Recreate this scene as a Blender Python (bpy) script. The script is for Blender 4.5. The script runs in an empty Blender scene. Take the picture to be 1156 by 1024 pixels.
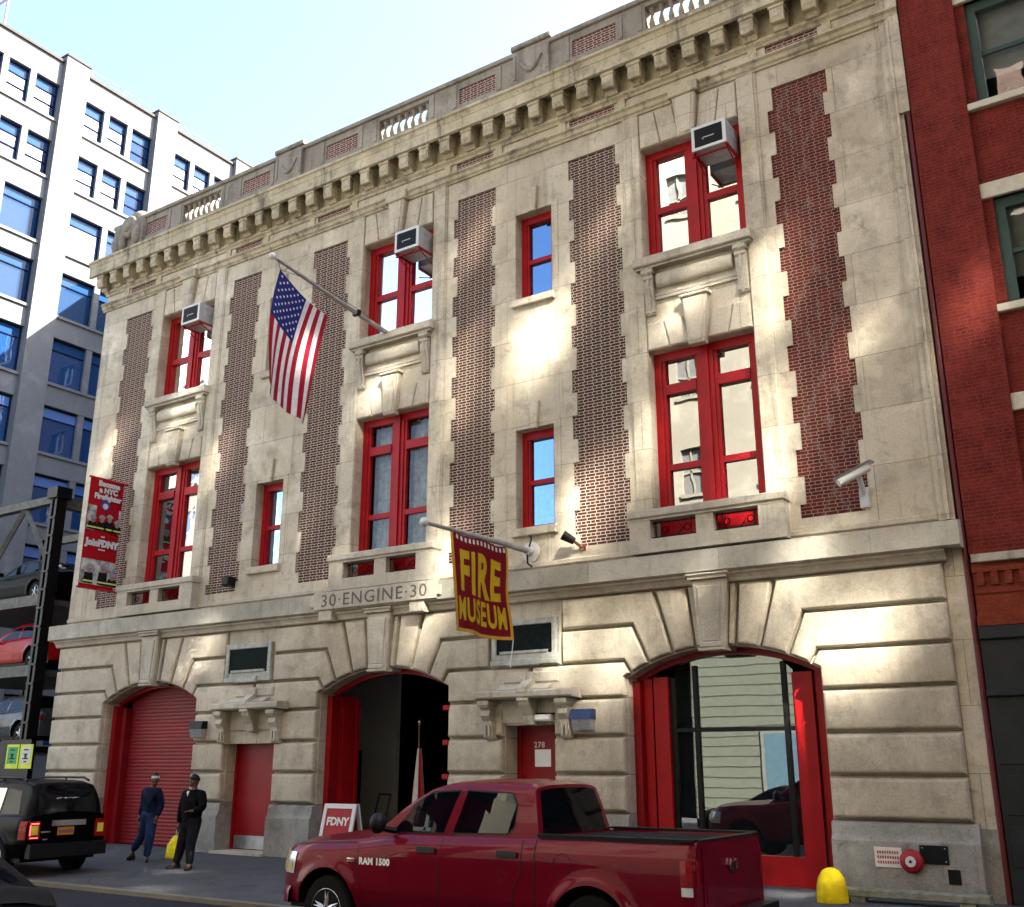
import bpy, bmesh, math, random
from mathutils import Vector, Matrix
from math import radians as R, sin, cos, pi, sqrt, atan2
random.seed(7)
sc = bpy.context.scene
col = sc.collection
D = bpy.data

# ------------------------------------------------------------------ helpers
class MB:
    """collects faces; build() links them as one mesh object"""
    def __init__(s): s.v=[]; s.f=[]; s.m=[]
    def add(s, vs, fs, m=0):
        o=len(s.v); s.v += [tuple(p) for p in vs]
        for f in fs: s.f.append([o+i for i in f]); s.m.append(m)
        return s
    def quad(s,a,b,c,d,m=0): return s.add([a,b,c,d],[(0,1,2,3)],m)
    def box(s,x0,x1,y0,y1,z0,z1,m=0,b=0):
        if b>0:
            b=min(b,(x1-x0)*.45,(y1-y0)*.45,(z1-z0)*.45)
            # chamfered front edges (front is -y)
            o=[(x0,z0),(x1,z0),(x1,z1),(x0,z1)]
            i=[(x0+b,z0+b),(x1-b,z0+b),(x1-b,z1-b),(x0+b,z1-b)]
            vs=[(x,y0,z) for x,z in i]+[(x,y0+b,z) for x,z in o]+[(x,y1,z) for x,z in o]
            fs=[(0,1,2,3),(8,11,10,9)]
            for k in range(4):
                j=(k+1)%4; fs+= [(k,4+k,4+j,j),(4+k,8+k,8+j,4+j)]
            return s.add(vs,fs,m)
        vs=[(x,y,z) for x in (x0,x1) for y in (y0,y1) for z in (z0,z1)]
        return s.add(vs,[(0,1,3,2),(4,6,7,5),(0,4,5,1),(2,3,7,6),(0,2,6,4),(1,5,7,3)],m)
    def prism(s,poly,y0,y1,m=0,back=True):
        n=len(poly); vs=[(x,y0,z) for x,z in poly]+[(x,y1,z) for x,z in poly]
        fs=[tuple(range(n))]+[(i,n+i,n+(i+1)%n,(i+1)%n) for i in range(n)]
        if back: fs.append(tuple(range(2*n-1,n-1,-1)))
        return s.add(vs,fs,m)
    def extx(s,poly,x0,x1,m=0):      # profile (y,z) extruded along x
        n=len(poly); vs=[(x0,y,z) for y,z in poly]+[(x1,y,z) for y,z in poly]
        fs=[tuple(range(n)),tuple(range(2*n-1,n-1,-1))]+[(i,n+i,n+(i+1)%n,(i+1)%n) for i in range(n)]
        return s.add(vs,fs,m)
    def rings(s,poly,lv,m=0):        # cushion: polygon (x,z) drawn through (y,inset) levels, capped
        n=len(poly); vs=[]
        for y,d in lv: vs += [(x,y,z) for x,z in inset(poly,d)]
        fs=[]
        for k in range(len(lv)-1):
            for i in range(n):
                j=(i+1)%n; fs.append((k*n+i,k*n+j,(k+1)*n+j,(k+1)*n+i))
        fs.append(tuple(range((len(lv)-1)*n,len(lv)*n)))
        return s.add(vs,fs,m)
    def tube(s,pts,r,n=8,m=0,cap=True):
        pts=[Vector(p) for p in pts]; N=len(pts); rr=r if isinstance(r,(list,tuple)) else [r]*N
        vs=[]; up=None
        for i,p in enumerate(pts):
            t=(pts[min(i+1,N-1)]-pts[max(i-1,0)]).normalized()
            if up is None: up=Vector((0,0,1)) if abs(t.z)<.9 else Vector((1,0,0))
            a=t.cross(up).normalized(); b=a.cross(t).normalized(); up=b
            for k in range(n):
                th=2*pi*k/n; vs.append(p+(a*cos(th)+b*sin(th))*rr[i])
        fs=[(i*n+k,i*n+(k+1)%n,(i+1)*n+(k+1)%n,(i+1)*n+k) for i in range(N-1) for k in range(n)]
        if cap: fs+=[tuple(range(n-1,-1,-1)),tuple(range((N-1)*n,N*n))]
        return s.add(vs,fs,m)
    def lathe(s,prof,c,n=16,axis='z',m=0):   # prof (r,h) about axis through c
        vs=[]
        for r,h in prof:
            for k in range(n):
                a=2*pi*k/n; u,w=r*cos(a),r*sin(a)
                vs.append({'z':(c[0]+u,c[1]+w,c[2]+h),'y':(c[0]+u,c[1]+h,c[2]+w),'x':(c[0]+h,c[1]+u,c[2]+w)}[axis])
        N=len(prof)
        fs=[(i*n+k,i*n+(k+1)%n,(i+1)*n+(k+1)%n,(i+1)*n+k) for i in range(N-1) for k in range(n)]
        fs+=[tuple(range(n-1,-1,-1)),tuple(range((N-1)*n,N*n))]
        return s.add(vs,fs,m)
    def ball(s,c,r,n=12,m=0):
        rx,ry,rz=r if isinstance(r,(tuple,list)) else (r,r,r)
        N=max(6,n//2+2); vs=[]
        for i in range(N+1):
            ph=pi*i/N
            for k in range(n):
                a=2*pi*k/n; q=max(sin(ph),.02)
                vs.append((c[0]+rx*q*cos(a),c[1]+ry*q*sin(a),c[2]+rz*cos(ph)))
        return s.add(vs,[(i*n+k,i*n+(k+1)%n,(i+1)*n+(k+1)%n,(i+1)*n+k) for i in range(N) for k in range(n)],m)
    def grid(s,P,m=0):
        a=len(P); b=len(P[0])
        return s.add([p for r in P for p in r],[(i*b+j,i*b+j+1,(i+1)*b+j+1,(i+1)*b+j) for i in range(a-1) for j in range(b-1)],m)
    def build(s,name,mats,parent=None,smooth=0,loc=None):
        me=D.meshes.new(name); me.from_pydata(s.v,[],s.f)
        if not isinstance(mats,(list,tuple)): mats=[mats]
        for q in mats: me.materials.append(q)
        me.polygons.foreach_set('material_index',s.m)
        bm=bmesh.new(); bm.from_mesh(me)
        bmesh.ops.recalc_face_normals(bm,faces=bm.faces)
        if smooth:
            for e in bm.edges:
                if len(e.link_faces)==2: e.smooth = e.calc_face_angle(0) < R(smooth)
            for f in bm.faces: f.smooth=True
        bm.to_mesh(me); bm.free(); me.update()
        o=D.objects.new(name,me); col.objects.link(o)
        if parent: o.parent=parent
        if loc: o.location=loc
        return o

def inset(poly,d):
    if d==0: return list(poly)
    n=len(poly); A=sum(poly[i][0]*poly[(i+1)%n][1]-poly[(i+1)%n][0]*poly[i][1] for i in range(n))
    sg=1 if A>0 else -1; out=[]
    for i in range(n):
        p0,p1,p2=poly[i-1],poly[i],poly[(i+1)%n]
        def nrm(a,b):
            dx,dz=b[0]-a[0],b[1]-a[1]; l=math.hypot(dx,dz) or 1e-9
            return (-dz/l*sg,dx/l*sg)
        n1,n2=nrm(p0,p1),nrm(p1,p2); k=1+n1[0]*n2[0]+n1[1]*n2[1]
        k=max(k,.35)
        out.append((p1[0]+(n1[0]+n2[0])*d/k,p1[1]+(n1[1]+n2[1])*d/k))
    return out

def tag(o,label=None,cat=None,group=None,kind=None):
    if label: o['label']=label
    if cat: o['category']=cat
    if group: o['group']=group
    if kind: o['kind']=kind
    return o
def empty(name,loc=(0,0,0),rz=0,sc_=1):
    o=D.objects.new(name,None); col.objects.link(o); o.location=loc; o.rotation_euler=(0,0,rz)
    o.scale=(sc_,)*3; o.empty_display_size=.2
    return o
def thing(name,label,cat,loc=(0,0,0),rz=0,sc_=1,group=None):
    return tag(empty(name,loc,rz,sc_),label,cat,group)
def copy_tree(o,parent=None):
    c=o.copy(); col.objects.link(c)
    if parent: c.parent=parent
    for ch in [q for q in D.objects if q.parent==o]: copy_tree(ch,c)
    return c

def text_geo(body,size=1.0,fat=0,align='CENTER',space=1.0,shear=0,res=3):
    """flat triangulated lettering: verts (x,y), faces"""
    cu=D.curves.new('lettering','FONT'); cu.body=body; cu.size=size; cu.offset=fat; cu.align_x=align
    cu.align_y='CENTER'; cu.space_character=space; cu.shear=shear; cu.resolution_u=res; cu.space_line=.9
    o=D.objects.new('lettering',cu); col.objects.link(o)
    dg=bpy.context.evaluated_depsgraph_get(); dg.update()
    me=D.meshes.new_from_object(o.evaluated_get(dg))
    vs=[(v.co.x,v.co.y) for v in me.vertices]; fs=[tuple(p.vertices) for p in me.polygons]
    D.objects.remove(o); D.curves.remove(cu); D.meshes.remove(me)
    return vs,fs

# ------------------------------------------------------------------ materials
class NT:
    def __init__(s,name):
        s.mat=D.materials.new(name); s.mat.use_nodes=True; s.t=s.mat.node_tree; s.t.nodes.clear()
        s.out=s.n('ShaderNodeOutputMaterial')
    def n(s,typ,**kw):
        nd=s.t.nodes.new(typ)
        for k,v in kw.items(): setattr(nd,k,v)
        return nd
    def l(s,a,b): s.t.links.new(a,b)
    def co(s,kind='Object',scale=None,rot=None,loc=None):
        tc=s.n('ShaderNodeTexCoord'); o=tc.outputs[kind]
        if scale or rot or loc:
            mp=s.n('ShaderNodeMapping'); s.l(o,mp.inputs[0])
            if scale: mp.inputs['Scale'].default_value=scale
            if rot: mp.inputs['Rotation'].default_value=rot
            if loc: mp.inputs['Location'].default_value=loc
            o=mp.outputs[0]
        return o
    def noise(s,co,scale=5,detail=4,rough=.55,dist=0):
        t=s.n('ShaderNodeTexNoise'); s.l(co,t.inputs['Vector'])
        t.inputs['Scale'].default_value=scale; t.inputs['Detail'].default_value=detail
        t.inputs['Roughness'].default_value=rough; t.inputs['Distortion'].default_value=dist
        return t.outputs['Fac']
    def ramp(s,f,a,b,ca=(0,0,0,1),cb=(1,1,1,1)):
        r=s.n('ShaderNodeValToRGB'); s.l(f,r.inputs[0]); e=r.color_ramp.elements
        e[0].position=a; e[1].position=b; e[0].color=ca; e[1].color=cb
        return r.outputs[0]
    def mix(s,f,a,b,mode='MIX'):
        m=s.n('ShaderNodeMix',data_type='RGBA',blend_type=mode)
        for v,i in ((f,0),(a,6),(b,7)):
            if hasattr(v,'is_output'): s.l(v,m.inputs[i])
            else: m.inputs[i].default_value = v if i==0 else (tuple(v)+(1,))[:4]
        return m.outputs[2]
    def math(s,op,a,b=0):
        m=s.n('ShaderNodeMath',operation=op)
        for v,i in ((a,0),(b,1)):
            if hasattr(v,'is_output'): s.l(v,m.inputs[i])
            else: m.inputs[i].default_value=v
        return m.outputs[0]
    def bump(s,h,strength=.3,dist=.01):
        b=s.n('ShaderNodeBump'); b.inputs['Strength'].default_value=strength; b.inputs['Distance'].default_value=dist
        s.l(h,b.inputs['Height']); return b.outputs[0]
    def princ(s,colr,rough=.8,metal=0,normal=None,coat=0,spec=None,ior=None):
        p=s.n('ShaderNodeBsdfPrincipled')
        for v,k in ((colr,'Base Color'),(rough,'Roughness'),(metal,'Metallic')):
            if hasattr(v,'is_output'): s.l(v,p.inputs[k])
            else: p.inputs[k].default_value=(tuple(v)+(1,))[:4] if k=='Base Color' else v
        if normal is not None: s.l(normal,p.inputs['Normal'])
        if coat: p.inputs['Coat Weight'].default_value=coat; p.inputs['Coat Roughness'].default_value=.04
        if spec is not None: p.inputs['Specular IOR Level'].default_value=spec
        if ior: p.inputs['IOR'].default_value=ior
        s.l(p.outputs[0],s.out.inputs[0]); return s.mat

def flat(name,c,rough=.7,metal=0,var=.12,scale=6,bump=0,coat=0,spec=None):
    if spec is None: spec=.10 if rough>=.6 else .28
    t=NT(name); co=t.co(); f=t.noise(co,scale,5)
    a=tuple(x*(1-var) for x in c); b=tuple(min(1,x*(1+var)) for x in c)
    nm=t.bump(t.noise(co,scale*6,3),bump,.01) if bump else None
    rr=t.math('ADD',t.math('MULTIPLY',t.noise(co,scale*2,3),.16),rough-.08)
    return t.princ(t.mix(t.ramp(f,.3,.7),a,b),rr,metal,nm,coat,spec)

KS=1.0
def stone(name,base,warm,grime,joints=True,streak=.5,blot=.35,row=.979,bw=2.1,stainc=(.05,.045,.04),fine=.5,pale=.5):
    base,warm,grime=[tuple(q*KS for q in c) for c in (base,warm,grime)]
    t=NT(name); co=t.co()
    big=t.noise(co,.42,6,.62,.4); mid=t.noise(co,1.9,7,.66,.3); fin=t.noise(co,30,5,.75)
    c=t.mix(t.ramp(big,.36,.62),base,warm)
    c=t.mix(t.math('MULTIPLY',t.ramp(t.noise(t.co(loc=(7,3,5)),.75,6,.65,.6),.52,.66),pale),c,tuple(min(.8,q*1.45) for q in base))   # washed pale areas
    c=t.mix(t.math('MULTIPLY',t.ramp(mid,.50,.70),blot),c,grime)
    c=t.mix(t.math('MULTIPLY',t.ramp(t.noise(t.co(loc=(1,9,2)),5.5,7,.7,.5),.56,.70),blot*.8),c,tuple(q*.72 for q in grime))
    st=t.noise(t.co(scale=(2.2,2.2,.13)),1.5,7,.68)          # rain streaks run down the stone
    c=t.mix(t.math('MULTIPLY',t.ramp(st,.54,.72),streak),c,stainc)
    st2=t.noise(t.co(scale=(7,7,.3),loc=(3,0,0)),1.2,5,.6); c=t.mix(t.math('MULTIPLY',t.ramp(st2,.6,.75),streak*.6),c,tuple(q*.6 for q in grime))
    c=t.mix(fine,c,t.mix(t.ramp(fin,.28,.72),(.18,.18,.18),(.82,.82,.82)),'SOFT_LIGHT')
    h=t.math('ADD',t.math('MULTIPLY',mid,.5),t.math('MULTIPLY',fin,.4))
    if joints:
        sx=t.n('ShaderNodeSeparateXYZ'); t.l(co,sx.inputs[0]); cb=t.n('ShaderNodeCombineXYZ')
        t.l(sx.outputs[0],cb.inputs[0]); t.l(t.math('ADD',sx.outputs[2],-14.5),cb.inputs[1])
        b=t.n('ShaderNodeTexBrick'); t.l(cb.outputs[0],b.inputs['Vector'])
        b.inputs['Scale'].default_value=1; b.inputs['Brick Width'].default_value=bw; b.inputs['Row Height'].default_value=row
        b.inputs['Mortar Size'].default_value=.006; b.inputs['Mortar Smooth'].default_value=.3
        b.inputs['Color1'].default_value=(.36,.36,.36,1); b.inputs['Color2'].default_value=(.66,.65,.64,1); b.inputs['Mortar'].default_value=(.1,.1,.1,1)
        c=t.mix(.6,c,b.outputs['Color'],'SOFT_LIGHT')
        c=t.mix(t.math('MULTIPLY',t.math('MULTIPLY',b.outputs['Fac'],t.ramp(t.noise(co,1.1,3),.35,.6)),.6),c,(.10,.085,.07))
        h=t.math('SUBTRACT',h,t.math('MULTIPLY',b.outputs['Fac'],1.2))
    return t.princ(c,t.math('ADD',.78,t.math('MULTIPLY',mid,.2)),0,t.bump(h,.6,.015),0,.2)

def brick(name,c1,c2,mortar,bw=.21,row=.0625,ms=.011,dark=(.05,.02,.02),darkf=.5,diaper=None,var=.6):
    c1,c2,dark=[tuple(q*.72 for q in c) for c in (c1,c2,dark)]; mortar=tuple(q*.85 for q in mortar)
    t=NT(name); co=t.co(); sx=t.n('ShaderNodeSeparateXYZ'); t.l(co,sx.inputs[0])
    cb=t.n('ShaderNodeCombineXYZ'); t.l(t.math('ADD',sx.outputs[0],sx.outputs[1]),cb.inputs[0]); t.l(sx.outputs[2],cb.inputs[1])
    b=t.n('ShaderNodeTexBrick'); t.l(cb.outputs[0],b.inputs['Vector'])
    b.inputs['Scale'].default_value=1; b.inputs['Brick Width'].default_value=bw; b.inputs['Row Height'].default_value=row
    b.inputs['Mortar Size'].default_value=ms; b.inputs['Mortar Smooth'].default_value=.15; b.inputs['Bias'].default_value=-.1
    b.squash=.5; b.squash_frequency=2; b.offset=.25
    for k,v in (('Color1',c1),('Color2',c2),('Mortar',mortar)): b.inputs[k].default_value=(*v,1)
    n1=t.noise(co,3,5,.6); c=t.mix(t.math('MULTIPLY',t.ramp(n1,.42,.68),darkf),b.outputs['Color'],t.mix(b.outputs['Fac'],dark,mortar))
    if diaper:      # dark headers laid in nested lozenges
        cx,cz,w,hh=diaper
        u=t.math('ABSOLUTE',t.math('ADD',sx.outputs[0],-cx)); w_=t.math('ABSOLUTE',t.math('SUBTRACT',t.math('MODULO',t.math('ADD',sx.outputs[2],20*hh-cz),hh),hh/2))
        d=t.math('ADD',t.math('DIVIDE',u,w),t.math('DIVIDE',w_,hh/2))
        k=t.math('SUBTRACT',1,t.math('MINIMUM',1,t.math('MULTIPLY',t.math('ABSOLUTE',t.math('SUBTRACT',d,.85)),7)))
        k2=t.math('LESS_THAN',d,.2)
        k=t.math('MULTIPLY',t.math('MAXIMUM',k,k2),t.ramp(t.noise(co,5,4),.38,.6))
        c=t.mix(t.math('MULTIPLY',k,.42),c,t.mix(b.outputs['Fac'],(.17,.15,.13),mortar))
    c=t.mix(.4,c,t.mix(t.ramp(t.noise(co,26,4),.3,.7),(.25,.25,.25),(.75,.75,.75)),'SOFT_LIGHT')
    h=t.math('ADD',t.math('MULTIPLY',b.outputs['Fac'],-1),t.math('MULTIPLY',t.noise(co,40,3),.3))
    return t.princ(c,.9,0,t.bump(h,.7,.012),0,.15)

def pane(name,refl=.16,tint=(.02,.022,.025),trans=.6,wav=.012,wscale=1.4,fk=1.6,gtint=(.95,.97,1)):
    t=NT(name); co=t.co()
    fr=t.n('ShaderNodeFresnel'); fr.inputs[0].default_value=1.55
    fac=t.math('MINIMUM',t.math('ADD',t.math('MULTIPLY',fr.outputs[0],fk),refl),1)
    nb=t.bump(t.noise(co,wscale,2,.4),1.0,wav)
    g=t.n('ShaderNodeBsdfGlossy'); g.inputs['Roughness'].default_value=0; g.inputs['Color'].default_value=(*gtint,1); t.l(nb,g.inputs['Normal'])
    tr=t.n('ShaderNodeBsdfTransparent'); tr.inputs[0].default_value=(.75,.8,.8,1)
    df=t.n('ShaderNodeBsdfDiffuse'); df.inputs[0].default_value=(*tint,1)
    m1=t.n('ShaderNodeMixShader'); m1.inputs[0].default_value=trans; t.l(df.outputs[0],m1.inputs[1]); t.l(tr.outputs[0],m1.inputs[2])
    m2=t.n('ShaderNodeMixShader'); t.l(fac,m2.inputs[0]); t.l(m1.outputs[0],m2.inputs[1]); t.l(g.outputs[0],m2.inputs[2])
    t.l(m2.outputs[0],t.out.inputs[0]); return t.mat

def paint(name,c,rough=.35,coat=.6,metal=.0,dirt=.1):
    t=NT(name); co=t.co(); f=t.noise(co,2.2,5)
    cc=t.mix(t.ramp(f,.35,.7),tuple(x*(1-dirt) for x in c),tuple(min(1,x*(1+dirt)) for x in c))
    rr=t.math('ADD',t.math('MULTIPLY',t.noise(co,5,4),.12),rough-.06)
    return t.princ(cc,rr,metal,None,coat,.06)

M={}
M['stone']=stone('limestone wall',(.485,.435,.34),(.415,.36,.265),(.22,.195,.155),streak=.55,blot=.62,pale=.6,stainc=(.085,.075,.06))
M['block']=stone('limestone block',(.435,.39,.305),(.375,.325,.245),(.205,.185,.145),joints=False,streak=.38,blot=.6,stainc=(.12,.10,.08))
M['trim']=stone('weathered trim stone',(.42,.385,.31),(.37,.33,.255),(.22,.20,.165),joints=False,streak=.5,blot=.55,stainc=(.07,.06,.048))
M['cornice']=stone('stained cornice stone',(.45,.40,.29),(.38,.33,.22),(.17,.15,.115),joints=False,streak=1.0,blot=.85,stainc=(.045,.04,.034))
M['parapet']=stone('grey parapet stone',(.27,.245,.205),(.225,.20,.16),(.10,.09,.075),joints=False,streak=.6,blot=.6)
M['plinth']=stone('grimy plinth stone',(.27,.26,.235),(.225,.21,.18),(.11,.11,.085),joints=False,streak=.45,blot=.7,stainc=(.10,.09,.075))
M['belt']=stone('belt course stone',(.37,.345,.285),(.32,.295,.235),(.19,.18,.15),joints=True,streak=.4,blot=.6,row=50,bw=2.6)
M['brick']=brick('dark red brick',(.062,.020,.015),(.115,.034,.023),(.45,.385,.31),ms=.0088,darkf=.5,dark=(.035,.014,.012))
M['brick2']=brick('red brick with lozenges',(.13,.018,.014),(.185,.034,.024),(.30,.23,.18),ms=.006,dark=(.055,.016,.014),darkf=.65,diaper=(9.82,10.75,.52,2.1))
M['brick3']=brick('frieze brick',(.13,.033,.03),(.17,.05,.04),(.48,.40,.34),ms=.009)
M['brick_side']=brick('side wall brick',(.16,.06,.05),(.20,.09,.07),(.3,.27,.24))
M['redframe']=flat('red window paint',(.30,.004,.007),.45,var=.16,scale=3,spec=.2)
M['reddoor']=flat('red door paint',(.22,.0025,.005),.42,var=.2,scale=2,spec=.25)
M['pane']=pane('window glass',.0,trans=.92,wav=.003,fk=.75)
M['pane_b']=pane('upper window glass',.24,wav=.005)
M['pane_n']=pane('blue tinted window glass',.26,wav=.004,gtint=(.42,.66,1))  # blue of the reflected sky put into the glass colour
M['pane_r']=pane('bright window glass',.30,wav=.0045,wscale=.8)
M['pane_s']=pane('storefront glass',.22,trans=.5,wav=.0022,wscale=.6)
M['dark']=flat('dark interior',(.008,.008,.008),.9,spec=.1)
M['greywall']=flat('grey interior wall',(.42,.43,.41),.9,scale=30,bump=.1)
M['curtain']=flat('grey curtain',(.62,.60,.56),.95,var=.3,scale=7)
M['curtain_w']=flat('white blind',(.52,.51,.48),.9,var=.08)
M['white']=flat('white paint',(.55,.55,.54),.5,var=.06)
M['black']=flat('black metal',(.004,.004,.0045),.5,var=.3,spec=.2)
M['steel']=flat('bare steel',(.45,.46,.47),.35,.9,var=.2)
M['plaque']=flat('dark bronze plaque',(.005,.009,.008),.6,0,var=.6,scale=22,bump=.5,spec=.05)
M['copper']=flat('grey green sheet metal',(.33,.335,.295),.7,var=.3)
M['yellow']=flat('yellow paint',(.60,.43,.004),.45,var=.1,bump=.15)
# ------------------------------------------------------------------ the firehouse
BAYS=(-7.55,0.0,7.55); XL,XR=-11.44,11.42
fire=thing('firehouse','three storey limestone and brick firehouse with red arched doors and windows','building')

def tooth_rects(a,b,phase):
    """brick panel between x=a..b with quoin teeth; returns rows of holes"""
    out=[]; z=14.5; k=0
    while z>5.94:
        z0=max(5.93,z-.49); l=a+(.11 if (k+phase)%2 else 0); r=b-(0 if (k+phase)%2 else .09)
        out.append((l,r,z0,z)); z=z0; k+=1
    return out
PANELS=[]
for c in BAYS:
    PANELS.append((c-2.81,c-1.57)); PANELS.append((c+1.66,c+2.83))
holes=[]
for i,(a,b) in enumerate(PANELS): holes += tooth_rects(a,b,i%2)
FRZ=[(a+.05,b-.08,15.24,15.48) for a,b in PANELS]
holes+=FRZ
WIN2=[(c-1.075,c+1.075,5.86,9.63) for c in BAYS]; WIN3=[(c-1.075,c+1.075,11.56,14.14) for c in BAYS]
SM=[(s-.46,s+.46,z0,z1) for s in (-3.84,3.84) for z0,z1 in ((6.45,8.56),(11.50,13.59))]
holes+=WIN2+WIN3+SM

def wall_sheet(mb,x0,x1,z0,z1,holes,y,deep):
    xs=sorted({x0,x1,*[h[0] for h in holes],*[h[1] for h in holes]}); zs=sorted({z0,z1,*[h[2] for h in holes],*[h[3] for h in holes]})
    xs=[x for x in xs if x0<=x<=x1]; zs=[z for z in zs if z0<=z<=z1]
    ins=lambda x,z:any(h[0]-1e-6<x<h[1]+1e-6 and h[2]-1e-6<z<h[3]+1e-6 for h in holes)
    for j in range(len(zs)-1):
        i=0
        while i<len(xs)-1:
            zm=(zs[j]+zs[j+1])/2
            if ins((xs[i]+xs[i+1])/2,zm): i+=1; continue
            k=i
            while k<len(xs)-1 and not ins((xs[k]+xs[k+1])/2,zm): k+=1
            mb.quad((xs[i],y,zs[j]),(xs[k],y,zs[j]),(xs[k],y,zs[j+1]),(xs[i],y,zs[j+1])); i=k
    for (a,b,c,d) in holes:
        dp=deep(a,b,c,d)
        for p,q in (((a,c),(b,c)),((b,c),(b,d)),((b,d),(a,d)),((a,d),(a,c))):
            # skip edges shared with another hole
            mx,mz=(p[0]+q[0])/2,(p[1]+q[1])/2
            e=.004
            n=sum(ins(mx+dx,mz+dz) for dx,dz in ((e,0),(-e,0),(0,e),(0,-e)))
            if n>=4: continue
            mb.quad((p[0],y,p[1]),(q[0],y,q[1]),(q[0],y+dp,q[1]),(p[0],y+dp,p[1]))
w=MB()
wall_sheet(w,XL,XR,4.9,16.3,holes,0,lambda a,b,c,d:.045 if (a,b,c,d) not in WIN2+WIN3+SM else .36)
w.build('wall',M['stone'],fire)
# brick panels
for i,(a,b) in enumerate(PANELS):
    m=MB(); m.quad((a-.05,.035,5.9),(b+.05,.035,5.9),(b+.05,.035,14.55),(a-.05,.035,14.55))
    m.build('brick_panel',M['brick2'] if i==5 else M['brick'],fire)
m=MB()
for a,b,c,d in FRZ: m.quad((a-.03,.03,c-.03),(b+.03,.03,c-.03),(b+.03,.03,d+.03),(a-.03,.03,d+.03))
m.build('frieze_brick',M['brick3'],fire)
# body behind the facade
m=MB()
m.quad((XL,.0,0),(XL,12.5,0),(XL,12.5,16.3),(XL,0,16.3)); m.quad((XR+.3,.5,0),(XR+.3,12.5,0),(XR+.3,12.5,16.3),(XR+.3,.5,16.3))
m.quad((XL,12.5,0),(XR+.3,12.5,0),(XR+.3,12.5,16.3),(XL,12.5,16.3))
m.build('side_wall',M['brick_side'],fire)
m=MB(); m.box(XL+.02,XR+.28,.32,12.48,16.32,16.5); m.build('roof',M['dark'],fire)
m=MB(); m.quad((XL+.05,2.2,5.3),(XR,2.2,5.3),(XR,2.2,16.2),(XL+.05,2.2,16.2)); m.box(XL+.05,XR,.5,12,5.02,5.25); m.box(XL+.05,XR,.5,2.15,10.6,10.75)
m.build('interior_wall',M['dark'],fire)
# corner strip moulding at the right end
m=MB()
m.box(XR,11.56,-.045,.3,5.6,16.1); m.box(11.545,11.60,-.10,.3,5.6,15.0); m.box(11.56,11.6,-.04,.3,15.0,16.1); m.box(11.6,11.665,-.03,.3,5.6,13.0)
m.box(11.6,11.78,-.085,.3,13.0,16.2); m.box(11.40,11.76,-.0,.4,0,5.3)
m.build('corner_moulding',M['stone'],fire)

# --- bay surrounds, aprons, keystones
for c in BAYS:
    m=MB()
    for s in (-1,1):
        a,b=sorted((c+s*1.085,c+s*1.44)); m.box(a,b,-.05,.02,5.72,14.98,b=.018)
        a,b=sorted((c+s*1.44,c+s*1.475)); m.box(a,b,-.022,.02,5.72,14.98)
    m.build('bay_surround',M['stone'],fire)
    # flat arches
    for z0,z1,kz0,kz1 in ((9.64,10.19,9.52,10.5),(14.15,14.93,14.06,15.0)):
        m=MB()
        tops=[-1.07,-.72,-.30,.30,.72,1.07]; bots=[-1.07,-.60,-.17,.17,.60,1.07]
        for k in (0,1,3,4):
            m.rings([(c+bots[k]+.012,z0),(c+bots[k+1]-.012,z0),(c+tops[k+1]-.012,z1),(c+tops[k]+.012,z1)],[(.015,0),(-.03,0),(-.045,.02)])
        m.rings([(c-.165,kz0),(c+.165,kz0),(c+.26,kz1),(c-.26,kz1)],[(.015,0),(-.13,0),(-.155,.025)])
        m.box(c-.30,c+.30,-.19,0,kz1,kz1+.07,b=.02)
        m.rings([(c-.115,kz0+.05),(c+.115,kz0+.05),(c+.19,kz1-.05),(c-.19,kz1-.05)],[(-.15,0),(-.175,.01)])
        m.build('flat_arch',M['stone'],fire)
    m=MB()      # sill, roll moulding and scrolled consoles
    m.box(c-1.24,c+1.22,-.25,.30,11.36,11.555,b=.025); m.box(c-1.2,c+1.18,-.19,0,11.31,11.355)
    m.extx([(0.0,11.22)]+[(-.05-.075*sin(a),11.06-.16*cos(a)) for a in [i*pi/8 for i in range(9)]][::-1]+[(0.0,10.90)],c-.80,c+.78)
    m.box(c-1.05,c+1.03,-.035,0.01,10.74,10.80); m.box(c-1.05,c+1.03,-.05,0.01,10.66,10.72)
    for s in (-1,1):
        x0=c+s*.96-.10; x1=x0+.20
        pr=[(0,11.31),(-.17,11.31),(-.175,11.2),(-.125,11.13),(-.15,10.98),(-.11,10.8),(-.065,10.6),(-.075,10.45),(-.05,10.36),(0,10.34)]
        m.extx(pr,x0,x1); m.extx([(y-.02 if y<0 else 0,z) for y,z in pr],x0+.07,x1-.07)
        m.box(x0-.03,x1+.03,-.20,0,11.2,11.305,b=.02)
        m.lathe([(.045,0),(.06,.02),(.045,.22)],(x0-.01,-.12,11.12),10,'x')
        m.lathe([(.03,0),(.04,.02),(.03,.22)],(x0-.01,-.05,10.42),10,'x')
    m.build('window_apron',M['trim'],fire,smooth=35)
# keystones and sills of the small windows
for s in (-3.84,3.84):
    for z0,z1,zs in ((6.45,8.56,6.45),(11.5,13.59,11.5)):
        m=MB()
        m.rings([(s-.08,z1-.04),(s+.08,z1-.04),(s+.125,z1+.55),(s-.125,z1+.55)],[(.0,0),(-.06,0),(-.075,.015)])
        m.box(s-.53,s+.53,-.10,.3,zs-.17,zs-.002,b=.015)
        for k in (-1,1): m.box(*sorted((s+k*.465,s+k*.62)),-.012,.01,zs,z1+.1)
        m.build('small_window_trim',M['stone'],fire)

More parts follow.
